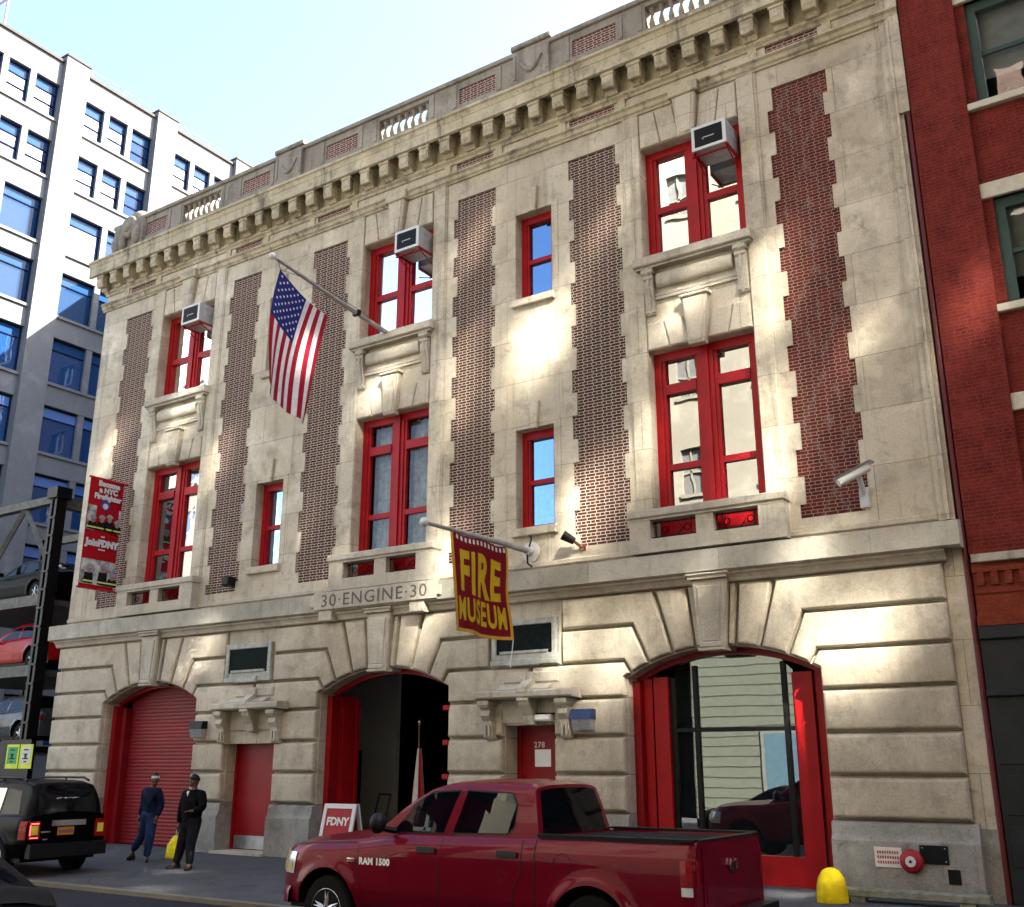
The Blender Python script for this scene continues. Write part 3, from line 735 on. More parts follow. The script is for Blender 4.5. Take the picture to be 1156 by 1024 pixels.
def on_flag(body,u0,u1,v0,v1,fat,name,mt,warp=None):
    vs,fs=text_geo(body,1,fat,space=1.12,res=4)
    # dense triangulated letters projected on the hanging cloth
    bm=bmesh.new(); V=[bm.verts.new((x,y,0)) for x,y in vs]
    for f in fs:
        try: bm.faces.new([V[i] for i in f])
        except ValueError: pass
    bmesh.ops.triangulate(bm,faces=bm.faces); 
    bmesh.ops.subdivide_edges(bm,edges=[e for e in bm.edges if e.calc_length()>.12],cuts=2,use_grid_fill=True)
    xs=[v.co.x for v in bm.verts]; ys=[v.co.y for v in bm.verts]; a,b,c,d=min(xs),max(xs),min(ys),max(ys)
    bm.verts.index_update(); P=[]; F=[[v.index for v in f.verts] for f in bm.faces]
    for v in bm.verts:
        s=(v.co.x-a)/(b-a); q=(d-v.co.y)/(d-c)
        u=u0+(u1-u0)*s; w=v0+(v1-v0)*q
        if warp: u,w=warp(s,q,u,w)
        P.append((u,w))
    bm.free(); m=MB()
    for sd in (-1,1): m.add([(lambda p:(p[0]+sd*.011,p[1],p[2]))(PM(u,w)) for u,w in P],F)
    return m.build(name,mt,MF)
on_flag('FIRE',.12,.86,.18,.60,.034,'lettering',gold,lambda s,q,u,w:(u,w+.035*sin(s*pi)*(1 if q>.5 else -1)*(.6)-.02*(1-s)))
on_flag('MUSEUM',.06,.93,.65,.885,.032,'lettering',gold,lambda s,q,u,w:(u,w-.02*sin(s*pi)*(1-q)+.01*s))
m=MB()
for k in range(13):       # pale loops along the sleeve
    u=.08+.07*k
    for sd in (-1,1):
        p=[PM(u+du,.02+dv) for du,dv in ((0,.0),(.03,.01),(.026,.055),(-.006,.045))]; m.add([(q[0]+sd*.012,q[1],q[2]+.01) for q in p],[(0,1,2,3)])
m.build('sleeve_loops',M['white'],MF)
m=MB(); m.tube([PM(1,.98),(0,1.95,-2.3)],.01,5); m.build('cord',M['white'],t2)
# --- hanging recruitment banners at the left corner
t=thing('street_banner','tall red recruitment banner with firefighter pictures hung at the left corner','banner',(-9.45,0,6.3))
y0,y1=-1.15,-.10
def band(z0,z1,mt,name,par,x=.0):
    P=[[(x+.03*sin(4*i/10+z0),y0+(y1-y0)*i/10,z0+(z1-z0)*j/4) for i in range(11)] for j in range(5)]
    m=MB(); m.grid(P); m.grid([[(p[0]-.012,p[1],p[2]) for p in r] for r in P]); return m.build(name,mt,par,smooth=80)
bred=fabric('banner red',(.33,.006,.011)); 
cl=band(.0,3.0,bred,'cloth',t)
def yb(f): return y0+(y1-y0)*f
pics=[]
for zb,zt in ((1.55,2.22),(.12,.78)):
    pm=flat('banner photograph backdrop',(.36,.36,.36),.7,var=.8,scale=5)
    b_=band(zb,zt,pm,'picture',cl,.008)
    figs=[(.16,.55),(.42,.62),(.64,.7),(.87,.5)] if zb>1 else [(.22,.75),(.62,.85),(.9,.5)]
    jk=MB(); hl=MB(); fc=MB(); st=MB()
    for f,h in figs:
        yy=yb(f); H=(zt-zb)*h; x=.045; q=.15
        jk.add([(x,yy-q,zb+.02),(x,yy+q,zb+.02),(x,yy+q*.8,zb+H*.62),(x,yy-q*.8,zb+H*.62)],[(0,1,2,3)])
        fc.add([(x+.003,yy+.065*cos(a),zb+H*.75+.085*sin(a)) for a in [k*pi/6 for k in range(12)]],[tuple(range(12))])
        hl.add([(x+.006,yy+.10*cos(a),zb+H*.84+.10*sin(a)) for a in [k*pi/8 for k in range(9)]],[tuple(range(9))])
        st.add([(x+.003,yy-q,zb+.06),(x+.003,yy+q,zb+.06),(x+.003,yy+q,zb+.10),(x+.003,yy-q,zb+.10)],[(0,1,2,3)])
    jk.build('printed_jacket',M['black'],cl); fc.build('printed_face',flat('printed skin tone',(.30,.17,.13),.7),cl)
    hl.build('printed_helmet',flat('printed grey',(.25,.25,.27),.7),cl); st.build('printed_stripe',flat('printed lime stripe',(.55,.62,.15),.7),cl)
m=MB(); m.add([(.05,yb(.47)+.13*cos(a),2.28+.15*sin(a)) for a in [k*pi/8 for k in range(16)]],[tuple(range(16))]); m.build('round_badge',flat('printed blue',(.04,.06,.30),.6),cl)
m=MB(); m.add([(.053,yb(.47)+.08*cos(a),2.24+.08*sin(a)) for a in [k*pi/8 for k in range(16)]],[tuple(range(16))]); m.build('round_badge_centre',M['white'],cl)
def btext(body,yc,zc,size,fat=.012):
    vs,fs=text_geo(body,size,fat); m=MB(); m.add([(.05,yc+x,zc+z) for x,z in vs],fs); m.build('printed_lettering',M['white'],cl)
btext('Become\na NYC\nFirefighter',yb(.52),2.66,.20); btext('JoinFDNY',yb(.5),1.22,.235,.02); btext('···',yb(.5),1.40,.14)
btext('·····',yb(.5),1.05,.16)
m=MB()
for z in (0.02,2.98): m.tube([(0,-.0,z),(0,-1.2,z)],.03,8)
m.build('banner_arm',flat('red painted arm',(.40,.012,.016),.5),t)
# --- small wall fixtures
def wall_light(x,z,top,label):
    t=thing('wall_light',label,'wall light',(x,-.11,z),group='box lights beside the small doors')
    m=MB(); m.extx([(0,.18),(-.16,.18),(-.2,.0),(0,.0)],-.22,.22); m.build('hood',top,t)
    m=MB(); m.extx([(0,-.002),(-.19,-.002),(-.13,-.19),(0,-.19)],-.20,.20); m.build('lens',flat('silvery ribbed lens',(.36,.37,.38),.3,.5),t)
wall_light(-5.47,2.70,M['black'],'black topped box light right of the closed red garage door')
wall_light(4.96,2.69,flat('blue lamp hood',(.02,.035,.10),.35,.2),'blue topped box light left of the large glazed arch')  # hood's blue stands for reflected sky, put into its colour
t=thing('strip_light','white strip light under the stone hood of the right small door','strip light',(4.02,-.1,2.68))
m=MB(); m.box(-.24,.24,-.10,.08,-.0,.12,b=.03); m.build('diffuser',flat('white acrylic',(.82,.82,.82),.4,var=.02),t); m=MB(); m.box(-.26,.26,-.06,.1,.121,.15); m.build('housing',M['black'],t)
t=thing('security_camera','white bullet security camera on a bracket low on the red brick panel','security camera',(10.32,-.02,6.08))
m=MB(); m.extx([(.05,-.12),(-.07,-.12),(-.09,.12),(-.06,.22),(.05,.22)],-.075,.075); m.tube([(0,-.05,.1),(0,-.22,.30),(0,-.3,.36)],[.05,.045,.05],8); m.build('bracket',flat('grey bracket',(.45,.46,.45),.5),t)
m=MB(); m.tube([(.16,-.26,.50),(-.28,-.52,.24)],.075,12); m.build('camera_housing',M['white'],t,smooth=50)
m=MB()
d=Vector((-.44,-.26,-.26)).normalized()
m.add([(.22,-.36,.585),(.24,-.12,.60),(-.30,-.44,.285),(-.32,-.66,.275)],[(0,1,2,3)]); m.add([(.22,-.36,.60),(.24,-.12,.615),(-.30,-.44,.30),(-.32,-.66,.29)],[(0,1,2,3)]); m.build('sun_shield',M['white'],t)
t=thing('floodlight','small black floodlight tube at the foot of a dark brick panel','floodlight',(4.93,0,5.92))
m=MB(); m.tube([(-.12,-.14,.10),(-.30,-.28,.23)],[.07,.1],10); m.build('lamp_tube',M['black'],t); m=MB(); m.tube([(0,0,0),(-.06,-.1,.04),(-.14,-.15,.12)],.03,6); m.box(-.06,.06,-.04,.04,-.07,.05); m.build('bracket',flat('rusty bracket',(.12,.05,.03),.8),t)
t=thing('floodlight','small black floodlight box at the foot of the brick panel left of the narrow window','floodlight',(-4.9,0,6.15))
m=MB(); m.box(-.14,.1,-.24,-.04,-.1,.12,b=.03); m.build('lamp_body',M['black'],t); m=MB(); m.box(-.05,.05,-.04,.04,-.1,.1); m.build('bracket',M['black'],t)
# things on the plinth of the right pier
t=thing('wall_sign','small white notice board with faint red lettering on the plinth','sign',(10.16,-.172,.57))
m=MB(); m.box(-.20,.20,-.012,0,-.14,.14); m.build('board',flat('off white enamel',(.62,.56,.52),.6,var=.12),t)
m=MB()
for z in (.07,0,-.07):
    for k in range(9): m.box(-.16+.036*k,-.16+.036*k+.022,-.016,-.0125,z-.02,z+.02)
m.build('faded_lettering',flat('faded red lettering',(.30,.08,.07),.7),t)
t=thing('alarm_bell','round red alarm gong on the plinth, white disc in the middle','alarm bell',(10.50,-.175,.53))
m=MB(); m.lathe([(.02,0),(.15,0),(.17,-.03),(.165,-.07),(.12,-.10),(.02,-.105)],(0,0,0),22,'y'); m.build('gong',flat('bell red',(.28,.012,.02),.4),t,smooth=50)
m=MB(); m.lathe([(.005,-.1),(.075,-.1),(.075,-.118),(.005,-.119)],(0,0,0),18,'y'); m.build('centre_disc',M['white'],t); m=MB(); m.lathe([(.004,-.119),(.022,-.119),(.02,-.13),(.004,-.13)],(0,0,0),10,'y'); m.build('hub',M['black'],t)
t=thing('wall_plate','large blank black plate on the plinth, right of the red bell','wall plate',(10.82,-.172,.63))
m=MB(); m.box(-.20,.20,-.02,0,-.13,.13,b=.01); m.build('plate',M['black'],t); m=MB()
for x in (-.16,.16):
    for z in (-.09,.09): m.ball((x,-.022,z),.012,6)
m.build('bolts',M['steel'],t)
t=thing('wall_plate','small square black vent plate low on the plinth near its right end','wall plate',(11.07,-.172,.34))
m=MB(); m.box(-.085,.085,-.02,0,-.10,.10,b=.008); m.build('plate',M['black'],t)
t=thing('bollard','squat yellow domed bollard at the foot of the glazed arch','bollard',(9.50,-.92,0))
m=MB(); m.lathe([(.225,0),(.225,.06),(.215,.2),(.185,.33),(.12,.43),(.05,.465),(.005,.47)],(0,0,-.02),20); m.build('dome',flat('scuffed yellow paint',(.55,.40,.006),.6,var=.3,scale=7,bump=.4),t,smooth=60)
t=thing('kerb_stone','long low concrete kerb block lying along the right pier','kerb block',(10.02,-.66,0))
m=MB(); m.box(-.46,1.6,-.12,.12,.05,.17,b=.02); m.box(-.3,-.1,-.1,.1,-.03,.05); m.box(1.2,1.4,-.1,.1,-.03,.05); m.build('block',flat('mossy concrete',(.20,.20,.15),.9,var=.35,scale=8,bump=.4),t)
# indoor things seen through the middle arch
t=thing('indoor_flag','furled flag on a thin pole standing inside the dark middle arch','flag',(-.66,2.1,0))
m=MB(); m.tube([(0,0,.05),(0,0,2.8)],.018,8); m.lathe([(.2,0),(.2,.04),(.04,.08)],(0,0,0),12); m.build('pole',flat('wooden pole',(.25,.15,.07),.5),t)
m=MB(); m.ball((0,0,2.82),(.035,.035,.07),8); m.build('finial',flat('brass',(.6,.42,.15),.3,.9),t)
def furl(r0,a0,a1,mt,nm):
    P=[[( .02+(r0+.05*sin(7*a+z*2))*cos(a)*(.25+.75*(2.25-z)/1.5),(r0+.03*sin(5*a))*sin(a)*(.25+.75*(2.25-z)/1.5),z) for a in [a0+(a1-a0)*i/8 for i in range(9)]] for z in (2.25,1.9,1.5,1.1,.75)]
    m=MB(); m.grid(P); m.build(nm,mt,t,smooth=70)
for k in range(6): furl(.16,k*pi/3,(k+1)*pi/3,fabric('indoor flag red',(.45,.03,.04)) if k%2 else fabric('indoor flag white',(.7,.68,.66)),'cloth_fold')
t=thing('hand_truck','dark hand truck leaning on the grey wall inside the middle arch','hand truck',(-2.0,2.2,0))
m=MB(); 
for x in (0,.34): m.tube([(x,0,.08),(x,-.02,.7),(x+.03,.12,1.24)],.02,6)
for z in (.4,.8): m.tube([(0,-.01,z),(.34,-.01,z)],.016,6)
m.tube([(.03,.12,1.24),(.37,.12,1.24)],.02,6); m.box(-.03,.37,-.25,0,.03,.05); m.build('frame',M['black'],t)
m=MB()
for x in (-.06,.40): m.lathe([(.03,-.03),(.11,-.03),(.11,.03),(.03,.03)],(x,.05,.11),12,'x')
m.build('wheels',flat('rubber',(.01,.01,.01),.8),t)
# A-frame sign
t=thing('sandwich_board','white framed sandwich board with a red FDNY panel in front of the middle arch','sign',(.78,-2.0,-.04),rz=.10)
def leaf(y0,y1,nm):
    m=MB(); f=lambda x,z:(x,y0+(y1-y0)*z/1.24,z)
    for x0,x1,z0,z1 in ((-.36,-.29,0,1.24),(.29,.36,0,1.24),(-.29,.29,1.16,1.24),(-.29,.29,.14,.24)):
        a=[f(x0,z0),f(x1,z0),f(x1,z1),f(x0,z1)]; b=[(p[0],p[1]+.04,p[2]) for p in a]
        m.add(a+b,[(0,1,2,3),(4,5,6,7),(0,1,5,4),(1,2,6,5),(2,3,7,6),(3,0,4,7)])
    fr=m.build(nm,M['white'],t)
    m=MB(); a=[f(-.29,.24),f(.29,.24),f(.29,1.16),f(-.29,1.16)]; a=[(p[0],p[1]+.015,p[2]) for p in a]; b=[(p[0],p[1]+.012,p[2]) for p in a]; m.add(a+b,[(0,1,2,3),(7,6,5,4)])
    pn=m.build('red_panel',flat('sign red',(.27,.007,.01),.5),fr); return f,pn
leaf(.38,.06,'rear_leaf'); f,pn=leaf(-.30,.0,'front_leaf')
vs,fs=text_geo('FDNY',.19,.008); m=MB(); m.add([(lambda p:(p[0],p[1]+.005,p[2]))(f(x,.93+z)) for x,z in vs],fs); m.build('lettering',M['white'],pn)
m=MB()
for k,(zz,ln) in enumerate(((.66,.4),(.57,.34),(.48,.4))):
    a=[f(-ln/2,zz-.015),f(ln/2,zz-.015),f(ln/2,zz+.015),f(-ln/2,zz+.015)]; m.add([(p[0],p[1]+.006,p[2]) for p in a],[(0,1,2,3)])
m.build('small_print',flat('faded print',(.6,.3,.3),.6),pn)
# ------------------------------------------------------------------ vehicles
def lin(pts,x):
    if x<=pts[0][0]: return pts[0][1]
    for (a,b),(c,d) in zip(pts,pts[1:]):
        if x<=c: return b+(d-b)*(x-a)/(c-a) if c>a else d
    return pts[-1][1]
def smooth_(pts,x,h=.06): return (lin(pts,x-h)+2*lin(pts,x)+lin(pts,x+h))/4
M['carglass']=pane('vehicle glass',.0,fk=.42,tint=(.002,.003,.006),trans=.25,wav=.003,wscale=.6)
M['rubber']=flat('tyre rubber',(.004,.004,.004),.85,var=.3,spec=.2)
M['alloy']=flat('alloy wheel metal',(.42,.43,.44),.3,.85,var=.1)
M['plastic']=flat('black plastic trim',(.004,.004,.0045),.5,var=.2,spec=.25)
M['chrome']=flat('chrome',(.75,.76,.78),.12,1.0,var=.03)
M['redlens']=flat('red lamp lens',(.22,.003,.005),.18,var=.1,coat=.6)
M['clearlens']=flat('clear lamp lens',(.70,.70,.70),.15,.3,var=.1,coat=.8)
M['amber']=flat('amber lamp lens',(.70,.50,.05),.25,var=.1)
def wheel(par,x,y,r,w,side,k=5):
    W=MB(); p=[(r*.62,-w/2),(r*.9,-w/2),(r*.98,-w*.38),(r,-w*.2),(r,w*.2),(r*.98,w*.38),(r*.9,w/2),(r*.62,w/2)]
    W.lathe(p,(x,y,r),30,'y'); o=W.build('wheel',M['rubber'],par,smooth=35)
    m=MB(); f=y+side*w*.40
    m.lathe([(r*.63,0),(r*.64,side*.02),(r*.60,side*.03),(r*.56,-side*.03)],(x,f,r),30,'y')
    for i in range(k):
        a=2*pi*i/k+.3
        for da in (-.16,.16):
            c0=(x+r*.10*cos(a),f+side*.015,r+r*.10*sin(a)); c1=(x+r*.60*cos(a+da*.8),f-side*.0,r+r*.60*sin(a+da*.8)); m.tube([c0,c1],[r*.085,r*.06],6)
    m.lathe([(.001,side*.03),(r*.13,side*.025),(r*.15,-side*.02)],(x,f,r),14,'y'); m.build('rim',M['alloy'],o,smooth=40)
    m=MB(); m.lathe([(r*.60,-side*.06),(.001,-side*.065)],(x,f,r),20,'y'); m.build('brake_disc',M['black'],o)
class Car:
    def __init__(s,**k): s.__dict__.update(k); s.hz=s.r
    def zb(s,x):
        z=s.sill if not hasattr(s,'sillpts') else lin(s.sillpts,x)
        for h in s.hubs:
            d=abs(x-h)
            if d<s.ra: z=max(z,s.hz+sqrt(s.ra**2-d*d))
        return z
    def top(s,x): return smooth_(s.tops,x)
    def plan(s,x):
        f=1
        if x<s.x0+s.nl: t=(s.x0+s.nl-x)/s.nl; f=1-(1-s.nf)*t**2.2
        if x>s.x1-s.tl: t=(x-s.x1+s.tl)/s.tl; f=1-(1-s.tf)*t**2.2
        return f
    def sy(s,x,z):
        zt=s.top(x); v=max(0,min(1,(z-s.sill)/(zt-s.sill))); b=s.W
        q=max(0,1-(z-s.sill)/.35); b-=s.W*.055*q*q
        if v>.72: b-=.075*((v-.72)/.28)**1.8
        b+=.012*math.exp(-((z-s.crease)/.05)**2)
        for h in s.hubs: b+=s.flare*math.exp(-((math.hypot(x-h,z-s.hz)-s.ra)/.085)**2)
        return b*s.plan(x)
    def body(s,name,mt,par):
        xs=[]; x=s.x0
        while x<s.x1-1e-6: xs.append(x); x+=s.step
        xs.append(s.x1)
        for h in s.hubs: xs+= [h-s.ra-.002,h-s.ra+.004,h+s.ra-.004,h+s.ra+.002]
        for a,b,_ in s.beds: xs+=[a,a+.006,b-.006,b]
        xs=sorted(set(round(q,4) for q in xs)); nv=14; rings=[]
        for x in xs:
            zb,zt=s.zb(x),s.top(x); r=[(s.sy(x,zb+(zt-zb)*j/nv),zb+(zt-zb)*j/nv) for j in range(nv+1)]
            y=r[-1][0]; dk=zt+.012; ins=.05
            for a,b,z in s.beds:
                if a<x<b: dk=z; ins=.11
            r.append((y-.02*s.plan(x),zt+.012)); r.append((max(y-ins,.05),zt+.012)); r.append((max(y-ins-.01,.04),dk))
            cr=s.crown if dk>zt and x<getattr(s,'crownx',99) else 0
            r.append((y*.55,dk+cr*.75)); r.append((0,dk+cr)); rings.append(r)
        m=MB(); n=len(rings[0])
        for sg in (-1,1):
            base=len(m.v)
            for x,r in zip(xs,rings): m.v += [(x,sg*y,z) for y,z in r]
            for i in range(len(xs)-1):
                for j in range(n-1):
                    a=base+i*n+j; m.f.append([a,a+1,a+n+1,a+n]); m.m.append(0)
        for i,(x,r) in ((0,(xs[0],rings[0])),(1,(xs[-1],rings[-1]))):
            for j in range(nv): 
                a,b=r[j],r[j+1]; m.quad((x,-a[0],a[1]),(x,a[0],a[1]),(x,b[0],b[1]),(x,-b[0],b[1]))
            a=r[nv]; m.add([(x,-a[0],a[1]),(x,-r[nv+1][0],r[nv+1][1]),(x,0,r[-1][1]),(x,r[nv+1][0],r[nv+1][1]),(x,a[0],a[1])],[(0,1,2,3,4)])
        o=m.build(name,mt,par,smooth=42)
        u=MB(); u.box(s.x0+.25,s.x1-.2,-s.W*.86,s.W*.86,s.sill-.08,s.sill+.12)
        for h in s.hubs:
            u.box(h-s.ra-.03,h+s.ra+.03,-s.W*.55,s.W*.55,s.sill,s.hz+s.ra)
        u.build('underbody',M['black'],par)
        return o
    def gw(s,x,z):      # half width of the glasshouse
        bz=s.top(x); H=s.roofz-bz
        return (s.sy(x,bz)-.05)*(1-s.tum*max(0,(z-bz)/H)**1.25)
    def glasshouse(s,mt,par,name='cab'):
        xs=[]; x=s.roof[0][0]
        while x<s.roof[-1][0]-1e-6: xs.append(x); x+=.05
        xs.append(s.roof[-1][0]); xs=sorted(set([round(q,3) for q in xs]+[p[0] for p in s.roof])); R_=[]
        for x in xs:
            bz=s.top(x)-.01; zr=max(bz+.012,lin(s.roof,x)); n=8; r=[(s.gw(x,bz+(zr-bz)*j/n),bz+(zr-bz)*j/n) for j in range(n+1)]
            y,z=r[-1]; k=min(1,(zr-bz)/.3); r+=[(y-.03,z+.022*k),(y-.10,z+.042*k),(y*.55,z+.062*k),(0,z+.07*k)]; R_.append(r)
        m=MB(); n=len(R_[0])
        for sg in (-1,1):
            base=len(m.v)
            for x,r in zip(xs,R_): m.v += [(x,sg*y,z) for y,z in r]
            for i in range(len(xs)-1):
                xm=(xs[i]+xs[i+1])/2; gl=any(a<xm<b for a,b in s.glass)
                for j in range(n-1):
                    a=base+i*n+j; m.f.append([a,a+1,a+n+1,a+n]); m.m.append(1 if gl and j>=10 else 0)
        return m.build(name,[mt,M['carglass']],par,smooth=45)
    def panes(s,polys,par,name='side_window',trim=.018):
        for sg in (-1,1):
            for p in polys:
                m=MB(); q=inset(p,-trim); m.add([(x,sg*(s.gw(x,z)+.004),z) for x,z in q],[tuple(range(len(q)))])
                f=m.build('window_surround',M['plastic'],par)
                m=MB(); m.add([(x,sg*(s.gw(x,z)+.008),z) for x,z in p],[tuple(range(len(p)))]); m.build(name,M['carglass'],f)
    def strip(s,mb,pts,w,off=.004,sides=(-1,1)):
        P=[]
        for (a,b),(c,d) in zip(pts,pts[1:]):
            n=max(1,int(math.hypot(c-a,d-b)/.08))
            P+=[(a+(c-a)*i/n,b+(d-b)*i/n) for i in range(n)]
        P.append(pts[-1])
        for sg in sides:
            L=[];Q=[]
            for i,(x,z) in enumerate(P):
                a=P[max(i-1,0)]; b=P[min(i+1,len(P)-1)]; dx,dz=b[0]-a[0],b[1]-a[1]; l=math.hypot(dx,dz) or 1; nx,nz=-dz/l*w/2,dx/l*w/2
                L.append((x+nx,sg*(s.sy(x+nx,z+nz)+off),z+nz)); Q.append((x-nx,sg*(s.sy(x-nx,z-nz)+off),z-nz))
            mb.grid([L,Q])
    def patch(s,mb,x0,x1,z0,z1,off=.006,sides=(-1,1),skew=0,n=8):
        for sg in sides:
            mb.grid([[(x,sg*(s.sy(x,z)+off),z) for x,z in [(x0+(x1-x0)*i/n+skew*(j/4),z0+(z1-z0)*j/4) for i in range(n+1)]] for j in range(5)])

# ---------------- pickup truck (metres, scaled)
TS=.952
truck=thing('pickup_truck','glossy dark red four door pickup truck parked in front of the arches, facing left','pickup truck',(5.36,-6.26,-.143),0,TS)
T_=Car(x0=-.98,x1=5.02,W=.975,r=.405,hubs=(0,3.80),ra=.50,sill=.47,flare=.035,crease=.66,step=.045,nl=.62,nf=.74,tl=.10,tf=.965,crownx=3.05,crown=.085,roofz=1.92,tum=.17,
  tops=[(-.98,.98),(-.9,1.06),(-.75,1.13),(-.3,1.19),(.45,1.235),(.8,1.28),(1.2,1.315),(3.0,1.335),(3.1,1.355),(5.02,1.365)],
  beds=[(3.14,4.95,1.30)],
  roof=[(.58,1.255),(.75,1.37),(1.0,1.56),(1.25,1.72),(1.45,1.82),(1.68,1.88),(2.0,1.905),(2.5,1.905),(2.85,1.885),(2.97,1.85),(3.03,1.62),(3.09,1.365)],
  glass=[(.6,1.42),(2.975,3.089)])
mt=paint('cherry red car paint',(.135,.0006,.0105),.40,.45,.2)
tb_=T_.body('body',mt,truck); T_.glasshouse(mt,truck)
fw=[(.96,1.355),(1.74,1.365),(1.90,1.835),(1.50,1.815),(1.27,1.69)]; rw=[(1.88,1.37),(2.66,1.385),(2.74,1.46),(2.745,1.70),(2.66,1.815),(2.02,1.84)]
T_.panes([fw,rw],truck)
m=MB()
for p in ([(.50,1.20),(.50,.98),(.53,.7),(.56,.49)],[(1.79,1.315),(1.76,1.1),(1.74,.5)],[(2.92,1.32),(2.92,1.0),(2.80,.75),(2.84,.5)],[(3.10,1.345),(3.10,.49)],[(-.62,1.15),(-.2,1.185),(.45,1.215)],[(.56,.5),(1.74,.5),(2.84,.5)]): T_.strip(m,p,.012)
T_.strip(m,[(3.46+.11*cos(a),1.10+.11*sin(a)) for a in [k*pi/10 for k in range(21)]],.008)
m.build('door_seam',M['plastic'],truck)
m=MB()
for x in (1.44,2.60):
    T_.patch(m,x,x+.27,1.14,1.205,.03)
    T_.strip(m,[(x,1.17),(x+.27,1.17)],.07,.02)
m.build('door_handle',M['plastic'],truck)
m=MB(); T_.patch(m,3.11,5.0,1.352,1.385,.006); 
for sg in (-1,1): m.box(3.11,5.0,*sorted((sg*.80,sg*.925)),1.378,1.40)
m.box(4.93,5.03,-.80,.80,1.372,1.392)
m.build('bed_rail_cap',M['plastic'],truck)
m=MB(); m.box(3.13,4.96,-.82,.82,1.315,1.352); m.build('bed_cover',flat('black vinyl bed cover',(.006,.006,.007),.8,spec=.2,bump=.2),truck)
m=MB(); T_.patch(m,-.90,-.60,.80,1.06,.012,skew=.04); H=m.build('headlight',M['clearlens'],truck,smooth=60)
m=MB(); T_.patch(m,-.93,-.86,.82,1.08,.018,skew=.04); T_.patch(m,-.72,-.64,.83,.92,.018); m.build('marker_lens',M['amber'],H,smooth=60)
m=MB(); T_.patch(m,4.87,5.0,.95,1.20,.012); m.box(5.021,5.03,-.92,-.86,.95,1.2); m.box(5.021,5.03,.86,.92,.95,1.2); TL=m.build('tail_light',M['redlens'],truck)
m=MB(); T_.patch(m,4.88,5.0,.86,.945,.013);  m.build('reversing_lens',M['clearlens'],TL)
m=MB(); m.box(5.021,5.035,-.76,.76,.70,1.33,b=.0); 
m.box(5.035,5.042,-.70,.70,.78,1.0); tg=m.build('tailgate',mt,truck)
m=MB()        # horned head badge on the tailgate
for sg in (-1,1):
    m.tube([(5.045,sg*.02,1.14),(5.05,sg*.07,1.155),(5.05,sg*.10,1.11),(5.05,sg*.085,1.06),(5.048,sg*.06,1.07)],[.012,.018,.018,.014,.006],6)
m.add([(5.05,-.035,1.13),(5.05,.035,1.13),(5.05,.025,1.06),(5.05,.012,1.01),(5.05,-.012,1.01),(5.05,-.025,1.06)],[(0,1,2,3,4,5)]); m.build('badge',M['chrome'],tg)
m=MB(); m.box(5.02,5.20,-.93,.93,.48,.66,b=0); m.build('rear_bumper',M['plastic'],truck)
m=MB(); 
pl_=[(-.70,-.93),(-.84,-.87),(-.95,-.76),(-1.03,-.55),(-1.06,0),(-1.03,.55),(-.95,.76),(-.84,.87),(-.70,.93)]
m.add([(x,y,.44) for x,y in pl_]+[(x,y,.58) for x,y in pl_]+[(x+.03,y*.97,.66) for x,y in pl_],[(i+9*k,i+1+9*k,i+10+9*k,i+9+9*k) for i in range(8) for k in (0,1)]+[tuple(range(18,27)),tuple(range(9))]); m.build('front_bumper',mt,truck,smooth=40)
m=MB(); m.box(-1.0,-.95,-.55,.55,.74,.98); m.build('grille',M['chrome'],truck)
m=MB()
for sg in (-1,1):
    y=sg*1.10; m.ball((.92,y,1.46),(.095,.115,.125),14); m.tube([(1.0,sg*.86,1.36),(.95,sg*1.05,1.40)],.04,6)
m.build('door_mirror',M['plastic'],truck,smooth=60)
for x in (0,3.80):
    for sg in (-1,1): wheel(truck,x,sg*.83,.405,.27,sg)
vs,fs=text_geo('RAM 1500',.105,.006,align='LEFT',space=1.1); m=MB()
for sg in (-1,):
    m.add([(.53+x,-(T_.sy(.53+x,1.0+z)+.007),1.0+z) for x,z in vs],fs)
m.build('lettering',flat('bright badge metal',(.85,.85,.85),.3,.2),truck)
m=MB(); T_.patch(m,.33,.46,.985,1.03,.006,(-1,)); m.build('side_badge',M['chrome'],truck)
m=MB(); m.box(1.45,1.75,-.55,-.05,.9,1.55); m.box(1.45,1.75,.05,.55,.9,1.55); m.box(2.5,2.75,-.6,.6,.9,1.45); m.build('seats',M['dark'],truck)

# ---------------- black SUV pulling over the footway
suv=thing('sport_utility_vehicle','shiny black SUV with roof rails seen from behind, its left tail lamp lit red','SUV',(-3.85,-4.46,-.10))
S_=Car(x0=-4.35,x1=0,W=.90,r=.35,hubs=(-3.45,-.86),ra=.43,sill=.36,flare=.03,crease=.6,step=.06,nl=.6,nf=.75,tl=.28,tf=.90,crown=.06,roofz=1.66,tum=.17,
  tops=[(-4.35,.82),(-4.2,.92),(-3.2,1.02),(-2.9,1.05),(0,1.08)],beds=[],
  roof=[(-3.15,1.06),(-2.4,1.5),(-2.0,1.63),(-1.2,1.67),(-.5,1.65),(-.27,1.60),(-.15,1.42),(0,1.085)],glass=[(-3.1,-2.2),(-.28,-.01)])
blk=paint('black car paint',(.001,.0011,.0014),.3,.0,.0)
S_.body('body',blk,suv); S_.glasshouse(blk,suv)
S_.panes([[(-2.75,1.10),(-1.95,1.10),(-1.95,1.56),(-2.25,1.54)],[(-1.88,1.10),(-1.05,1.10),(-1.05,1.57),(-1.88,1.57)],[(-.98,1.10),(-.40,1.12),(-.52,1.52),(-.98,1.56)]],suv)
m=MB()
for sg in (-1,1):
    m.tube([(-2.1,sg*.66,1.70),(-2.0,sg*.66,1.755),(-.62,sg*.66,1.755),(-.45,sg*.66,1.70)],.022,7)
    m.tube([(-1.2,sg*.66,1.69),(-1.2,sg*.66,1.75)],.02,6)
m.build('roof_rail',M['plastic'],suv)
